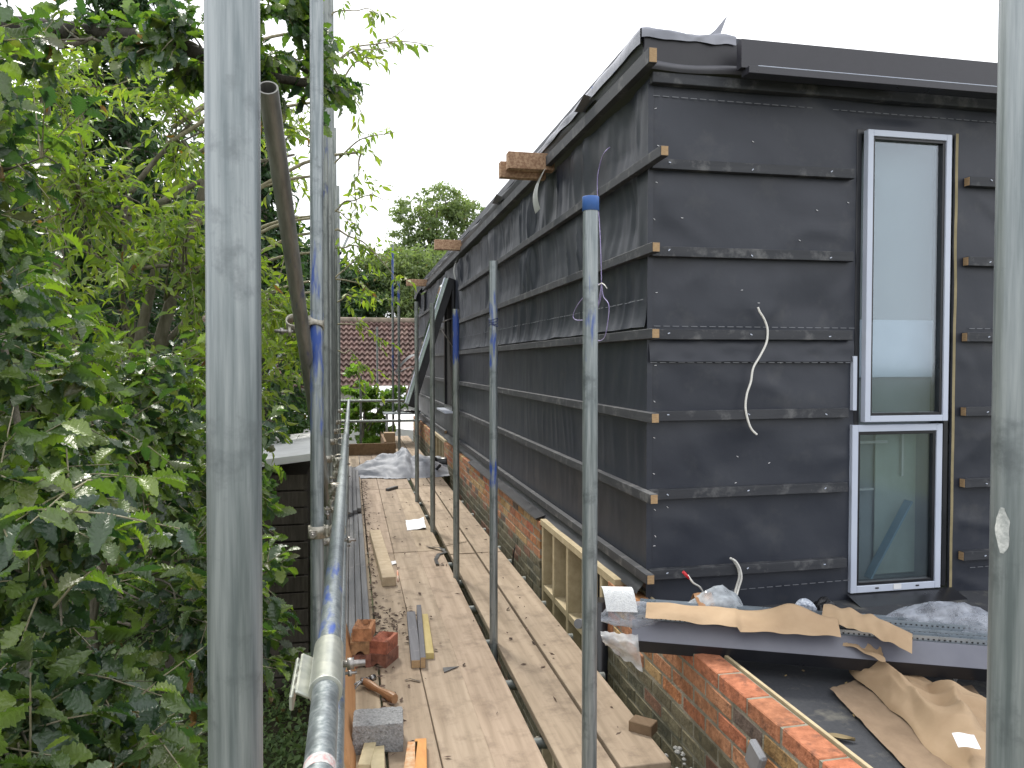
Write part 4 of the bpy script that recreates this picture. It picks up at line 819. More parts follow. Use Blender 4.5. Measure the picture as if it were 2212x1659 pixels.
# heaped brown paper on the roof, lower right
Q = [PX(1838,1455,Z=RZ+.02), PX(1935,1455,Z=RZ+.02), PX(2330,1640,Z=RZ), PX(2130,1745,Z=RZ)]
def heap(u, v):
    p_ = Q[0].lerp(Q[1], u).lerp(Q[3].lerp(Q[2], u), v); e = math.sin(math.pi*u)**.6 if 0 < u < 1 else 0
    n1 = 1-abs(noise.noise(Vector((u*1.9+v*1.2, v*2.0, 11)))*2.6); n2 = 1-abs(noise.noise(Vector((u*4-v*2, v*4, 3)))*2.4)
    h = .025*e+.075*max(n1,0)*e+.022*max(n2,0)*(e+.2)+.004*noise.noise(Vector((u*12,v*16,0)))
    return p_+Vector((.03*noise.noise(Vector((u*3,v*5,6))), .03*noise.noise(Vector((u*3,v*5,9))), .012+max(h,0)))
b = MB(); b.grid(heap, 70, 90); build('kraft_paper', b, KRAFT, None, 'large crumpled heap of brown paper on the felt roof', 'brown paper')
Q2 = [PX(1800,1500,Z=RZ+.01), PX(1860,1480,Z=RZ+.01), PX(2120,1700,Z=RZ+.01), PX(2010,1720,Z=RZ+.01)]
b = MB(); b.grid(lambda u, v: Q2[0].lerp(Q2[1],u).lerp(Q2[3].lerp(Q2[2],u),v)+Vector((0,0,.008+.012*abs(noise.noise(Vector((u*4,v*9,3)))))), 20, 40); build('cardboard_sheet', b, mat('damp_cardboard', (.26,.185,.12), (.20,.14,.09), rough=.9, bump=.3), None, 'flat damp cardboard under the brown paper heap on the roof', 'cardboard')
Q3 = [PX(2060,1500,Z=RZ+.01), PX(2110,1490,Z=RZ+.01), PX(2200,1600,Z=RZ+.01), PX(2150,1620,Z=RZ+.01)]
b = MB(); b.grid(lambda u, v: Q3[0].lerp(Q3[1],u).lerp(Q3[3].lerp(Q3[2],u),v)+Vector((0,0,.006+.008*abs(noise.noise(Vector((u*4,v*9,7)))))), 12, 20); build('cardboard_sheet', b, MATS['damp_cardboard'], None, 'flat cardboard piece behind the paper heap near the thick right tube', 'cardboard')
lc = PX(2100,1610,Z=RZ+.12); g = MB(); g.grid(lambda u, v: lc+Vector((.065*(u-.5)+.02*(v-.5), -.02*(u-.5)+.05*(v-.5), .02*(v-.5)+.003*math.sin(u*5))), 8, 6); build('paper_label', g, WHITEP, None, 'small white label stuck on the brown paper heap', 'label')
lc2 = PX(2085,1480,Z=RZ+.02); g = MB(); g.grid(lambda u, v: lc2+Vector((.08*(u-.5)+.02*v, .0+.04*(v-.5), .03*math.sin(u*3)+.01)), 10, 5); build('plastic_scrap', g, WHITEP, None, 'pale curled scrap under the right end of the trim', 'scrap')
# crumpled black bag, checked foil, dry leaf on roof
blob(bump_(.07,.5), PX(1760,1335,Y=3.62), .14, 'crumpled glossy black plastic bag by the foot of the window', 'black_bag', mat('glossy_black_film', (.012,.012,.014), (.02,.02,.022), rough=.2, scale=(9,9,9), bump=.8, bscale=(40,40,40), bdist=.02), axis=Vector((1,0,0)), zs=1.1, seed=3, cat='plastic bag')
blob(bump_(.035,.5), PX(1722,1316,Y=3.25), .10, 'checked grey foil tip poking out behind the brown paper', 'foil_tip', mat('checked_foil', (.2,.24,.32), (.62,.66,.72), rough=.4, scale=(90,90,90)), axis=Vector((1,-.3,-.1)).normalized(), seed=9, cat='foil')
g = MB(); c = PX(1822,1612,Z=RZ); g.grid(lambda u, v: c+Vector((.09*(u-.5), .02*math.sin(math.pi*u)*(v-.5)*2-.05*(u-.5), .008+.012*abs(v-.5)*2)), 10, 4); build('dry_leaf', g, mat('dry_leaf', (.22,.17,.09), (.28,.22,.12), rough=.8), None, 'curled dry leaf on the felt roof', 'leaf')
g = MB()
for k in range(30):
    p = Vector((XB+.16+rnd.random()*1.0, rnd.uniform(1.9,3.3), RZ+.010)); g.box(p, (rnd.uniform(.004,.02),rnd.uniform(.003,.008),.003), Matrix.Rotation(rnd.uniform(0,3),3,'Z'), tint=(.8,.7,.5))
build('wood_chips', g, mat('chips', (.5,.4,.25), (.3,.25,.15), tint='mul'), None, 'small chips and dust on the felt roof', 'chips', None, 'stuff')
# pale shard & gravel beside the near brick wall
g = MB(); p = PX(1640,1650,X=XB-.06); g.box(p, (.03,.09,.10), Matrix.Rotation(.4,3,'X'), bev=.008); build('metal_post_top', g, mat('dull_zinc', (.22,.23,.25), (.28,.29,.31), rough=.5, metal=.4), None, 'dull grey bent metal piece at the foot of the brick parapet', 'metal piece')
g = MB()
for k in range(22):
    p = Vector((rnd.uniform(1.31,1.40), rnd.uniform(2.7,3.1), -.03)); r_ = rnd.uniform(.008,.018); g.box(p, (r_*1.6,r_*1.3,r_), Matrix.Rotation(rnd.uniform(0,3),3,'Z'), bev=r_*.4, tint=(.9,.9,.9))
build('gravel', g, mat('pale_pebble', (.4,.4,.38), (.25,.25,.24), tint='mul'), None, 'pale pebbles caught between the deck and the brick wall', 'gravel', None, 'stuff')
# drain pipe hanging at opening
g = MB(); g.sweep([(XB-.03,4.16,.30),(XB-.03,4.16,GZ)], .05, 18); build('drain_pipe', g, BLKM, None, 'black drain pipe at the left end of the brick parapet', 'pipe')
g = MB(); g.sweep([PX(1250,1352,X=XB-.05), PX(1262,1352,X=XB-.0)], .03, 14); build('pipe_stub', g, MATS['dull_zinc'], None, 'grey pipe stub poking out below the near timber frame', 'pipe')
cord([PX(1112,1185,X=XB-.02),PX(1108,1215,X=XB-.03),PX(1112,1245,X=XB-.02)], .006, BLKM, 'thin black cable loop on the mossy brick wall')
# ------------------------------------------------------------------ beyond the deck: bungalow, outbuildings
TILE = mat('roof_tile', (.155,.095,.08), (.10,.064,.055), rough=.8, scale=(4,4,4), tint='mul', bump=.3, c3=(.28,.22,.19), c3scale=3.5, c3lo=.62, c3hi=.75)
bung = thing('bungalow', (0, 32, GZ), 'bungalow with a brown pantiled roof beyond the end of the deck', 'house')
YR, YEa = 33.5, 30.4; zr = PX(800,694,Y=YR).z; ze = PX(800,838,Y=YEa).z
xl, xr = -11.0, 7.5
g = MB(); NC = 13; NT = int((xr-xl)/.30)
vs = []; fs = []; 
for c in range(NC):
    t0, t1 = c/NC, (c+1)/NC; ya_, yb_ = YEa+(YR-YEa)*t0, YEa+(YR-YEa)*t1; za_, zb_ = ze+(zr-ze)*t0, ze+(zr-ze)*t1
    n = NT*14; rows = []
    for (yy, zz, lift) in ((ya_+.09,za_,-.03),(ya_,za_,.085),(yb_,zb_,.0)):
        o = len(vs); rows.append(o)
        for i in range(n+1):
            x = xl+(xr-xl)*i/n; ph = (x/.21)%1; w_ = .040*math.sin(ph*2*math.pi); vs.append((x, yy-(.02 if lift else 0), zz+lift+w_+.004*math.sin(c*7+int(x/.3)*3)))
    for a_, c_ in zip(rows[:-1], rows[1:]):
        fs += [(a_+i, a_+i+1, c_+i+1, c_+i) for i in range(n)]
tt = []
rr_ = random.Random(4); cols = {}
for v_ in vs:
    k = (round(v_[0]/.3-.5), round((v_[1]+.1-YEa)/((YR-YEa)/NC)-.4)); 
    if k not in cols: q = rr_.uniform(.75,1.2); cols[k] = (q,q*rr_.uniform(.93,1.02),q*.98)
    tt.append(cols[k])
g.add(vs, fs, tt, False); rf = build('roof', g, TILE, bung)
g = MB(); g.sweep([(xl,YR,zr+.03),(xr,YR,zr+.03)], .13, 10); build('ridge', g, mat('ridge_tile', (.25,.20,.16), (.14,.12,.09), rough=.95, scale=(3,3,3), bump=.6), rf)
g = MB(); g.grid(lambda u, v: (xl+(xr-xl)*u, YR+3.2*v, zr+(ze-zr)*v), 4, 4, smooth=False); build('roof', g, TILE, bung)
g = MB(); g.box((-1.75,YR,(GZ+ze)/2), (xr-xl-.6, 5.4, ze-GZ-.1)); build('wall', g, mat('render_wall', (.55,.54,.50), (.5,.49,.45), rough=.9), bung)
g = MB(); g.box((-1.75,YEa-.05,ze-.06), (xr-xl,.12,.14)); build('gutter', g, mat('dark_gutter', (.10,.085,.075), bump=0), bung)
def simple_window(x, z, w_, h_): 
    g = MB(); g.box((x,YR-2.72,z), (w_,.06,h_)); o = build('window', g, ALU, bung); g = MB(); g.box((x,YR-2.76,z), (w_-.16,.02,h_-.16)); build('pane', g, GAPD, o)
simple_window(-4.2,-.4,1.6,1.1); simple_window(-7.4,-.4,1.6,1.1); simple_window(1.2,-.4,1.2,1.1)
g = MB(); g.box((PX(955,690,Y=YR).x-.5, YR, zr+.22), (.9,.05,.08)); build('vent', g, ALU, rf)
# white porch at the right end
WHT = mat('white_render', (.80,.80,.79), (.74,.75,.75), rough=.7)
porch = thing('white_porch', (2.6,26,GZ), 'white flat roofed porch in front of the tiled bungalow', 'porch')
a_ = PX(806,838,Y=26); c_ = PX(905,862,Y=26); g = MB(); g.box(((a_.x+c_.x)/2+.6,27,(a_.z+c_.z)/2), (c_.x-a_.x+1.2,2.4,a_.z-c_.z), bev=.01); build('fascia', g, WHT, porch)
g = MB(); g.box(((a_.x+c_.x)/2+.6,27,c_.z-.12), (c_.x-a_.x+1.3,2.6,.2), bev=.01); build('gutter', g, mat('grey_gutter', (.25,.25,.25), bump=0), porch)
g = MB(); g.box(((a_.x+c_.x)/2+.6,27.1,(c_.z+GZ)/2-.1), (c_.x-a_.x+.9,2.0,c_.z-GZ), bev=.01); build('wall', g, WHT, porch)
# white lean-to roofs catching the light
g = MB(); g.prism([(-4.6,-.35),(4.2,-.35),(4.2,-.1),(-.2,.42),(-4.6,-.1)], (-1.2,20.0,-.15), (-1.2,25.6,.0)); build('white_canopy', g, WHT, None, 'bright white canopy roof beyond the end rails', 'canopy')
for (px_, py_) in ((-4.9,20.3),(2.1,20.3),(-4.9,25.2),(2.1,25.2)):
    pass
# dark shed left of the scaffold
shed = thing('garden_shed', (-2.6,10.5,GZ), 'dark boarded garden shed behind the left uprights', 'shed')
g = MB()
zt_s = .35
for k in range(14):
    zz = zt_s-.09-.2*k
    if zz > GZ: g.box((-1.35,9.3+.01*(k%2),zz), (1.7,.03,.18), Matrix.Rotation(.06,3,'X'), bev=.003)
build('boarding', g, RAWW, shed)
g = MB(); g.box((-1.35,10.6,(GZ+zt_s)/2-.06), (1.6,2.4,zt_s-GZ-.1)); build('wall', g, RAWW, shed)
g = MB(); g.prism([(-1.0,0),(-1.0,.08),(1.0,.30),(1.0,.22)], (-1.35,9.05,zt_s-.02), (-1.35,12.1,zt_s-.02)); build('roof', g, mat('pale_shed_roof', (.60,.61,.60), (.50,.51,.50), rough=.6, scale=(3,3,3)), shed)
# dark satellite-dish like cover by the far corner
dc = PX(888,792,X=.95)
g = MB(); n = 18; vs = [Vector((1.1,16.8,PX(890,795,d=16.8).z))]
g.grid(lambda u, v: Vector((1.36-.42*v, 16.6+.5*(u-.5), PX(880,806,d=16.8).z+.38*math.sin(v*0+ (1-v)*1.5)+.04*u)), 8, 10); g.grid(lambda u, v: Vector((1.36-.42*v, 16.6+.5*(u-.5), PX(880,806,d=16.8).z-.03+.18*math.sin((1-v)*1.5))), 8, 10)
build('vent_cowl', g, BLKM, None, 'black curved hood sticking out at the far end of the black wall', 'hood')
g = MB(); 
for k in range(14): g.sweep([(.9+.03*k+rnd.uniform(-.05,.05),15.6,.66+rnd.uniform(0,.06)),(1.1+.02*k,15.4,.70),(1.35,15.7,.62)], .012, 6, smoothpts=4)
build('cable_heap', g, BLKM, None, 'black coiled cables heaped at the far end of the deck', 'cables')
g = MB(); g.box((1.02,15.8,.64), (.75,.5,.03), bev=.003); [g.box((x,15.8,.31), (.05,.05,.62), bev=.003) for x in (.72,1.32)]; build('work_bench', g, ZINC, None, 'metal trestle bench at the far end of the deck', 'bench')
g = MB(); g.box((.74,15.2,.15), (.22,.22,.30), bev=.005); build('cardboard_box', g, KRAFT, None, 'small brown box beside the end toe board', 'box')
# ------------------------------------------------------------------ foliage
rs = np.random.RandomState(5)
OAK = leafmat('oak_leaf', (.030,.066,.042), (.20,.27,.055), (1.9,2.4,.6), rough=.34, tw=.36, gloss=.8)
CHERRY = leafmat('cherry_leaf', (.13,.21,.045), (.27,.33,.06), (1.6,1.75,.6), rough=.42, tw=.5)
DARKL = leafmat('evergreen_leaf', (.022,.055,.022), (.05,.10,.03), (1.3,1.5,.8), rough=.5, tw=.3)
FARL = leafmat('far_leaf', (.11,.165,.07), (.22,.28,.12), (1.5,1.6,.8), rough=.6, tw=.42)
IVY = leafmat('ivy_leaf', (.10,.17,.07), (.24,.34,.12), (1.4,1.6,.8), rough=.4, tw=.3)
def template(kind):
    if kind == 'oak':
        st = np.linspace(0,1,25); wv = (.29*np.sin(np.clip(st*1.0,0,1)**1.3*np.pi)**.7)*(.66+.34*np.abs(np.sin(st*np.pi*4.6+.35))**.7)+.012; wv[0]=.01; wv[-1]=.03
    elif kind == 'cherry': st = np.array([0,.2,.45,.7,1]); wv = np.array([.01,.13,.19,.13,.005])
    elif kind == 'ivy': st = np.array([0,.15,.4,.7,1]); wv = np.array([.05,.40,.42,.2,.01])
    else: st = np.array([0,.5,1]); wv = np.array([.05,.28,.02])
    n = len(st); V = np.zeros((n*3,3))
    for i in range(n):
        lift = .12*wv[i]/.3; cu = -.28*st[i]**2
        wob = .03*math.sin(i*2.1) if kind == 'oak' else 0
        V[3*i] = (-wv[i], st[i], cu+lift+wob); V[3*i+1] = (0, st[i], cu); V[3*i+2] = (wv[i], st[i]+(.02 if kind == 'oak' else 0), cu+lift-wob)
    F = []
    for i in range(n-1):
        F += [(3*i,3*i+1,3*i+4,3*i+3),(3*i+1,3*i+2,3*i+5,3*i+4)]
    return V, np.array(F)
TPL = {k: template(k) for k in ('oak','cherry','ivy','far')}
def unit(a): return a/np.maximum(np.linalg.norm(a, axis=1, keepdims=True), 1e-9)
def leaves(name, kind, P, Dn, Nn, Sz, T, m, parent=None, **kw):
    V, F = TPL[kind]; n = len(P); Dn = unit(Dn); Sd = unit(np.cross(Dn, Nn)); Nn = np.cross(Sd, Dn)
    curl = kw.pop('curl', None)
    VV = np.repeat(V[None], n, 0).copy()
    if curl is None: curl = rs.uniform(.3, 2.6, n)
    VV[:,:,2] *= curl[:,None]
    Wd = VV[:,:,0,None]*Sd[:,None]+VV[:,:,1,None]*Dn[:,None]+VV[:,:,2,None]*Nn[:,None]
    Wd = Wd*Sz[:,None,None]+P[:,None]
    FF = (F[None]+(np.arange(n)*len(V))[:,None,None]).reshape(-1,4)
    TT = np.repeat(T, len(V), 0)
    o = mesh_np(name, Wd.reshape(-1,3), FF, m, parent, TT, np.ones(len(FF), bool), kw.get('org')); return o
def twig_leaves(starts, dirs, lens, per, size, droop=.5, flat=.6):
    """leaves set alternately along twigs; returns P, D, N, S, T"""
    P=[];Dd=[];Nn=[];Sz=[];T=[]
    for s_, d_, l_ in zip(starts, dirs, lens):
        k = per; ts = np.linspace(.15,1,k); cl = rs.rand(); sd = np.cross(d_, [0,0,1]); sd /= np.linalg.norm(sd)+1e-9
        for i, t in enumerate(ts):
            p = s_+d_*l_*t+np.array([0,0,-droop*.25*l_*t*t]); sg = 1 if i%2 else -1
            dd = d_*(.35+.8*t**3)+sd*sg*(.9-.6*t)+rs.normal(0,.28,3)+np.array([0,0,-droop*rs.rand()])
            P.append(p); Dd.append(dd); Nn.append(np.array([0,0,1.])*flat+rs.normal(0,.45,3)); Sz.append(size*rs.uniform(.6,1.25)); T.append((np.clip((.3*cl+rs.rand()*.8)**2.3,0,1), (1 if rs.rand() < .006 else (rs.rand()*.3 if rs.rand() < .10 else 0)), 0))
    return np.array(P), np.array(Dd), np.array(Nn), np.array(Sz), np.array(T)
def crown_from_blobs(tree, kind, blobs, m, size, per, base, name='crown', limb_r=.03, tl=(.25,.5), droop=.5, bark=BARK, keep=None, twig_r=.0035):
    """blobs: (centre, radii, number of twigs). Limbs run from base through the blobs; every twig starts on a limb or side branch."""
    st=[];dr=[];ln=[]; tw = MB(); lm = MB()
    for (c, r_, n) in blobs:
        c = np.array(c, float); r_ = np.array(r_, float)
        b0 = np.array(base(c) if callable(base) else base, float); mid = (b0+c)/2+rs.normal(0,.08,3)*np.linalg.norm(c-b0)+np.array([0,0,.08*np.linalg.norm(c-b0)])
        lm = MB(); lm.sweep([b0, mid, c], [limb_r, limb_r*.35], 8, smoothpts=8)
        nsub = max(3, n//9); subs = []
        for k in range(nsub):
            q = rs.normal(0,1,3); q = q/np.linalg.norm(q)*(rs.rand()**.45); e = c+q*r_*.85
            s0 = c+(b0-c)*rs.rand()*.45
            if keep and not keep(e): continue
            subs.append((s0, e)); lm.sweep([s0, (s0+e)/2+rs.normal(0,.06,3)*np.linalg.norm(e-s0), e], [limb_r*.33, limb_r*.10], 5, smoothpts=4)
        build('limb', lm, bark, tree)
        if not subs: continue
        for k in range(n):
            s0, e = subs[rs.randint(len(subs))]; a = s0+(e-s0)*(.35+.65*rs.rand()); d = (e-s0); d = d/np.linalg.norm(d)*.6+rs.normal(0,.55,3)+np.array([0,0,.1]); d /= np.linalg.norm(d)
            l_ = rs.uniform(*tl)
            if keep and not (keep(a) and keep(a+d*l_)): continue
            st.append(a); dr.append(d); ln.append(l_)
            tw.sweep([a, a+d*l_*.5+np.array([0,0,-droop*.06*l_]), a+d*l_+np.array([0,0,-droop*.25*l_])], [twig_r, twig_r*.4], 4, cap=False)
    P, Dd, Nn, Sz, T = twig_leaves(st, dr, ln, per, size, droop)
    build('twigs', tw, TWIG, tree)
    leaves(name, kind, P, Dd, Nn, Sz, T, m, tree)
    return len(P)
left = lambda p: p[0] < -.24-.0*p[1] and np.linalg.norm(p-np.array([0,0,1.65])) > 1.25
# --- oak close to the scaffold
oak = thing('oak_tree', (-2.45,4.9,GZ), 'oak tree with dark lobed leaves crowding the scaffold on the left', 'tree')
g = MB(); g.sweep([(-2.45,4.9,GZ-.1),(-2.4,4.8,-.5),(-2.38,4.8,1.2),(-2.36,4.75,3.2),(-2.4,4.8,6)], [.17,.10], 16, smoothpts=8); build('trunk', g, BARK, oak)
bo = lambda c: (-2.36, 4.75, np.clip(c[2]+.3, -.6, 4.6))
blobs = [((-.75,2.1,1.15),(.40,.45,.35),46), ((-.9,2.3,.6),(.4,.5,.3),34), ((-.62,2.5,.10),(.30,.5,.35),40), ((-1.15,2.9,1.5),(.5,.5,.4),60), ((-.75,1.7,.75),(.35,.3,.3),24),
         ((-1.5,3.2,.9),(.5,.6,.5),50), ((-.95,3.0,.3),(.3,.4,.3),16), ((-1.2,2.6,2.2),(.35,.5,.45),30), ((-1.45,3.3,2.0),(.4,.5,.5),36), ((-.55,3.7,.55),(.28,.6,.45),44), ((-.95,3.9,1.3),(.4,.6,.45),50),
         ((-.6,4.5,.1),(.3,.7,.4),30), ((-1.0,2.2,1.75),(.4,.4,.3),30), ((-.55,3.2,-.15),(.25,.4,.3),20), ((-.7,4.6,1.0),(.4,.7,.4),40), ((-1.7,3.9,1.6),(.5,.5,.6),40), ((-1.35,3.0,2.7),(.3,.5,.4),30), ((-1.75,3.7,2.9),(.35,.5,.5),36), ((-1.05,2.5,.85),(.4,.4,.4),30), ((-.62,2.2,.45),(.25,.35,.3),26)]
blobs = [(c, r, int(n*2.3)) for c, r, n in blobs]; crown_from_blobs(oak, 'oak', blobs, OAK, .080, 8, bo, limb_r=.022, tl=(.16,.34), keep=left)
# overhead limb with its dark leaves
g = MB(); g.sweep([(-2.36,4.75,3.35),(-1.8,4.4,3.35),(-1.3,4.1,3.25),(-.85,3.8,3.12),(-.45,3.7,2.98),(-.16,3.75,2.95)], [.062,.014], 12, smoothpts=6); build('limb', g, mat('dark_oak_bark', (.05,.045,.035), (.025,.022,.018), rough=.95, scale=(14,14,5), bump=.8, bdist=.02), oak)
blobs = [((-.62,3.75,3.05),(.35,.35,.26),52), ((-.30,3.8,2.98),(.20,.3,.2),34), ((-1.15,3.9,3.15),(.4,.4,.25),40), ((-.12,3.85,3.0),(.10,.2,.14),9), ((-.30,3.7,3.3),(.3,.3,.2),22)]
crown_from_blobs(oak, 'oak', blobs, OAK, .082, 9, lambda c: (c[0]-.15, c[1], 3.1), limb_r=.018, tl=(.10,.22), droop=.8)
# --- cherry with light yellow green leaves
ch = thing('cherry_tree', (-2.3,7.2,GZ), 'cherry tree with thin branches and bright yellow green leaves left of the uprights', 'tree')
g = MB()
for (x1,y1,z1) in ((-1.5,6.9,2.8),(-2.6,7.4,4.5),(-1.0,7.0,3.9),(-3.4,7.8,4.2)): g.sweep([(-2.3,7.2,GZ-.1),(-2.25,7.2,-.6),((-2.25+x1)/2,(7.2+y1)/2,z1*.45),(x1,y1,z1)], [.11,.025], 10, smoothpts=8)
build('trunk', g, BARK, ch)
bc = lambda c: (-2.0+.25*(c[0]+2), 7.1, max(c[2]-.6,-.3))
blobs = [((-1.2,6.2,2.4),(.7,.8,.6),95), ((-2.0,6.4,3.0),(.7,.9,.7),95), ((-1.6,6.0,1.6),(.7,.8,.6),70), ((-2.7,7.0,2.2),(.8,.9,.8),90), ((-.85,6.6,1.5),(.5,.9,.6),60), ((-1.3,7.0,3.7),(.7,.8,.7),60), ((-2.6,7.2,4.1),(.8,.8,.7),70), ((-.6,7.2,2.3),(.35,.8,.7),46),
         ((-1.3,6.5,.7),(.8,.9,.5),60), ((-3.4,7.4,3.3),(.7,.8,.9),60), ((-.55,8.3,1.9),(.35,.9,.5),40), ((-.5,7.5,3.6),(.4,.8,.6),22)]
blobs = [(c, r, int(n*1.6)) for c, r, n in blobs]; crown_from_blobs(ch, 'cherry', blobs, CHERRY, .092, 8, bc, limb_r=.03, tl=(.25,.55), droop=.9, keep=lambda p: p[0] < -.22, twig_r=.003)
# sparse sprays over the walkway against the sky
sp = [((-.3,6.9,4.2),(.75,6.8,4.42)), ((-.3,7.0,4.55),(.25,7.0,4.75)), ((-.25,7.2,3.35),(.42,7.0,3.72)), ((.1,7.1,3.55),(.05,7.1,2.95)), ((-.3,7.5,2.7),(.38,7.4,2.62)), ((-.2,7.6,2.35),(.25,7.6,2.75)), ((-.3,7.8,3.1),(.1,7.5,2.9)), ((-.2,8.6,2.05),(.30,8.4,1.9)), ((-.2,8.6,1.8),(.22,8.4,1.5)), ((-.2,8.3,2.2),(.15,8.2,2.3)), ((-.3,6.7,4.0),(.35,6.6,4.3)), ((-.2,7.0,3.95),(.5,6.9,4.6)), ((-.2,7.3,3.0),(.3,7.2,3.15)), ((-.1,7.4,2.9),(.45,7.3,2.4)), ((-.25,7.0,4.3),(.12,6.9,3.8)), ((-.2,8.0,2.5),(.32,7.9,2.25))]
tw = MB(); st=[];dr=[];ln=[]
for (a, c) in sp:
    a = np.array(a,float); c = np.array(c,float); n_ = 7; pts = [a+(c-a)*t+np.array([0,0,.10*math.sin(t*3.1)])+rs.normal(0,.012,3) for t in np.linspace(0,1,n_)]
    tw.sweep(pts, [.010,.003], 5, smoothpts=4); tw.sweep([a+np.array([-1.2,.3,-.5]), a+np.array([-.5,.1,-.1]), a], [.02,.010], 6, smoothpts=4)
    for k in range(6 if a[2] < 2.4 or c[2] > 3.6 and a[2] < 3.5 else 5):
        t = rs.uniform(.25,1); st.append(a+(c-a)*t+np.array([0,0,.10*math.sin(t*3.1)])); d = (c-a)/np.linalg.norm(c-a)+rs.normal(0,.7,3); d /= np.linalg.norm(d); dr.append(d); l_ = rs.uniform(.1,.28); ln.append(l_)
        tw.sweep([st[-1], st[-1]+d*l_+np.array([0,0,-.25*.9*l_])], [.003,.0012], 4)
P, Dd, Nn, Sz, T = twig_leaves(st, dr, ln, 6, .085, 1.0); build('twigs', tw, TWIG, ch); leaves('crown', 'cherry', P, Dd, Nn, Sz, T, CHERRY, ch)
# --- generic trees from many small leaf faces
def cloud_tree(name, base, top, blobs, m, nl, size, label, cat='tree', kind='far', trunk_r=.2, group=None, flat=.5, inner=.25):
    t = thing(name, base, label, cat, group); b_ = np.array(base, float); g = MB()
    g.sweep([base, tuple(b_*.6+np.array(top)*.4+rs.normal(0,.15,3)), top], [trunk_r, trunk_r*.25], 9, smoothpts=5)
    tot = sum(b[1][0]*b[1][1]*b[1][2] for b in blobs)**1.0; Ps = []; Ts = []
    for (c, r_) in blobs:
        c = np.array(c,float); r_ = np.array(r_,float); f0 = b_+(np.array(top)-b_)*np.clip((c[2]-b_[2])/(top[2]-b_[2]+1e-6)-.2, .15, .9)
        g.sweep([tuple(f0), tuple((f0+c)/2+np.array([0,0,.1])), tuple(c)], [trunk_r*.35, trunk_r*.08], 6, smoothpts=4)
        n = max(40, int(nl*(r_.prod()/tot))); ncl = max(6, n//45)
        q = rs.normal(0,1,(ncl,3)); q /= np.linalg.norm(q,axis=1,keepdims=True); q *= (rs.rand(ncl,1)**inner); cc = c+q*r_
        for k in range(0, ncl, max(1, ncl//12)): g.sweep([tuple(c), tuple((c+cc[k])/2+rs.normal(0,.03,3)*r_), tuple(cc[k])], [trunk_r*.1, trunk_r*.02], 4, smoothpts=2, cap=False)
        idx = rs.randint(0, ncl, n); P = cc[idx]+rs.normal(0,1,(n,3))*r_*.13*np.array([1,1,.6]); Ps.append(P)
        tb = rs.rand(ncl)[idx]; Ts.append(np.stack([np.clip(tb*.5+rs.rand(n)*.5,0,1), (rs.rand(n)<.02)*.6, np.zeros(n)],1))
    build('trunk', g, BARK, t); P = np.concatenate(Ps); T = np.concatenate(Ts); n = len(P)
    leaves('crown', kind, P, rs.normal(0,1,(n,3))+np.array([0,0,-.3]), rs.normal(0,.6,(n,3))+np.array([0,0,flat]), size*rs.uniform(.6,1.3,n), T, m, t)
    return t
def conifer(base, h, r, label, n=9000):
    t = thing('conifer_tree', base, label, 'tree', 'dark conifers behind the cherry tree'); b_ = np.array(base); g = MB(); g.sweep([base, (base[0]+.05,base[1],base[2]+h)], [.16,.02], 8); P=[];Dd=[]
    for k in range(int(h*34)):
        z = rs.rand()**.8; zz = z*h*.97+.2; rr_ = r*(1-z)**.75*rs.uniform(.6,1.1)+.1; a = rs.uniform(0,6.28); d = np.array([math.cos(a),math.sin(a),-.18]); e = b_+[0,0,zz]+d*rr_
        g.sweep([tuple(b_+[0,0,zz]), tuple(e)], [.018,.004], 4, cap=False)
        for j in range(int(n/(h*34))):
            u = rs.rand()**.6; P.append(b_+[0,0,zz]+d*rr_*u+rs.normal(0,.10,3)*[1,1,.5]); Dd.append(d+rs.normal(0,.5,3)+[0,0,-.3])
    build('trunk', g, BARK, t); P=np.array(P); Dd=np.array(Dd); m_ = len(P)
    leaves('crown','far',P,Dd,rs.normal(0,.5,(m_,3))+[0,0,1],rs.uniform(.07,.15,m_),np.stack([rs.rand(m_),np.zeros(m_),np.zeros(m_)],1),DARKL,t)
conifer((-1.25,11.6,GZ), 7.4, 1.35, 'dark conifer right behind the row of uprights')
conifer((-3.2,12.2,GZ), 10.5, 2.0, 'tall dark conifer behind the cherry tree, left of the first', 12000)
conifer((-5.4,12.0,GZ), 11, 2.3, 'tall dark conifer farthest left behind the cherry tree', 12000)
# deep hedge behind
cloud_tree('evergreen_hedge', (-5,14,GZ), (-5,14,3.5), [((-7.5,13.5,1),(2,1.2,2.4)),((-5,14,1.5),(2,1.2,2.6)),((-2.9,14.5,.8),(1.4,1.2,2.0)),((-7,13.5,4.5),(2.2,1.2,2.0)),((-4,14,4.5),(2,1.2,1.8))], DARKL, 30000, .16, 'dense dark evergreen hedge behind the trees on the left', 'hedge')
# far trees beyond the bungalow
def XY(x, y, d): return tuple(PX(x, y, d=d))
cloud_tree('far_tree', (5.2,47,GZ), XY(945,450,47), [(XY(905,470,46),(1.5,1.5,1.3)),(XY(965,440,47),(1.7,1.5,1.4)),(XY(1005,470,47),(1.4,1.5,1.4)),(XY(875,540,46),(1.3,1.5,1.4)),(XY(930,540,46),(1.7,1.5,1.5)),(XY(985,540,46),(1.7,1.5,1.3)),(XY(1030,560,47),(1.5,1.5,1.4))], FARL, 12000, .22, 'tall open crowned tree rising above the black wall far behind', inner=.4)
cloud_tree('far_tree', (3.2,42,GZ), XY(860,590,42), [(XY(850,610,42),(2.0,1.8,1.6)),(XY(900,600,42),(1.8,1.8,1.7)),(XY(800,620,42),(1.6,1.8,1.5)),(XY(870,670,41),(2.4,1.8,1.3)),(XY(940,610,43),(2,2,1.8)),(XY(930,680,42),(2,1.8,1.4))], FARL, 26000, .22, 'mid green bushy tree behind the tiled ridge beside the black wall')
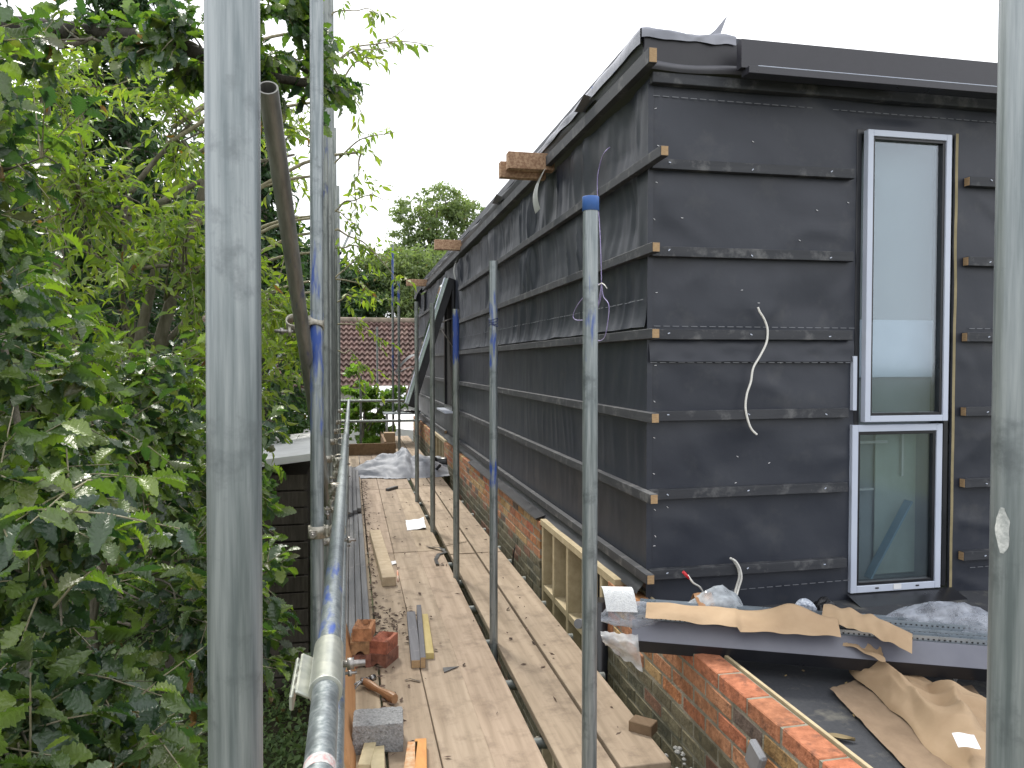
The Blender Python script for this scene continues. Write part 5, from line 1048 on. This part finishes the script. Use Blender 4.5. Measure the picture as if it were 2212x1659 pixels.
cloud_tree('far_tree', (-.5,40,GZ), XY(750,600,40), [(XY(700,620,40),(1.8,1.8,1.8)),(XY(760,650,40),(1.8,1.8,1.4)),(XY(650,600,40),(1.8,1.8,2)),(XY(720,680,39),(2.0,1.5,1.2))], DARKL, 18000, .22, 'dark green tree behind the tiled ridge near the uprights')
cloud_tree('far_tree', (7.5,44,GZ), XY(1000,600,44), [(XY(990,620,44),(2,2,1.8)),(XY(1060,620,46),(2.5,2,2)),(XY(960,660,43),(2.0,1.6,1.6)),(XY(1000,690,43),(2.4,1.6,1.6))], FARL, 18000, .22, 'dark leafy tree low behind the far corner of the black wall')
cloud_tree('far_tree', (-8,40,GZ), XY(450,560,40), [(XY(450,560,40),(4,2,3)),(XY(300,560,40),(4,2,4)),(XY(560,600,40),(3,2,2.5))], DARKL, 16000, .28, 'broad dark tree far behind the left side of the tiled roof')
# bush at the end of the deck, climbers
cloud_tree('leafy_bush', (.35,16.4,GZ), (.3,16.4,1.2), [(XY(785,850,16.2),(.45,.5,.28)),(XY(830,870,16.2),(.5,.5,.35)),(XY(770,900,16.3),(.45,.5,.4)),(XY(865,850,16.5),(.22,.4,.22)),(XY(800,930,16.2),(.5,.5,.35)),(XY(765,800,15.5),(.22,.4,.14))], leafmat('bush_leaf', (.09,.18,.04), (.24,.36,.07), (1.4,1.6,.7), rough=.35, tw=.4), 2600, .10, 'bright green leafy bush growing behind the end rails', 'bush', 'ivy', .05, inner=.4)
cloud_tree('leafy_bush', (-1.2,13.2,GZ), (-1.1,13.2,.9), [((-1.0,13.3,.9),(.7,.7,.5)),((-1.6,13.0,.5),(.8,.7,.6)),((-.7,13.6,1.6),(.5,.6,.4)),((-2.4,13,1.0),(.9,.7,.6))], MATS.setdefault('b2', leafmat('bush_leaf_dark', (.06,.13,.035), (.16,.26,.06), (1.4,1.6,.7), rough=.4, tw=.4)), 3000, .10, 'climbing bush in front of the tiled roof, left of the far uprights', 'bush', 'ivy', .05)
cloud_tree('leafy_bush', (-1.6,7.8,GZ), (-1.5,7.8,-.3), [((-1.3,7.6,-.5),(.7,.8,.5)),((-2.4,8.0,-.3),(.9,.8,.6)),((-1.2,8.2,.3),(.5,.6,.4))], MATS['b2'], 4200, .10, 'low bush at the foot of the cherry tree', 'bush', 'ivy', .05)
# ivy ground cover
n = 26000; P = np.stack([rs.uniform(-7,-.25,n), rs.uniform(3.5,13,n), np.full(n,GZ)],1); P[:,2] += .05+.16*np.abs(np.sin(P[:,0]*2.1)*np.cos(P[:,1]*1.7))*rs.rand(n)+.07*rs.rand(n)
leaves('ivy', 'ivy', P, rs.normal(0,1,(n,3))*[1,1,.25], rs.normal(0,.35,(n,3))+[0,0,1], rs.uniform(.035,.085,n), np.stack([rs.rand(n)*.9,(rs.rand(n)<.03)*.8,np.zeros(n)],1), IVY)
o = [x for x in bpy.data.objects if x.name == 'ivy'][0]; tag(o, 'ivy ground cover under the oak on the garden floor', 'ivy', None, 'stuff')
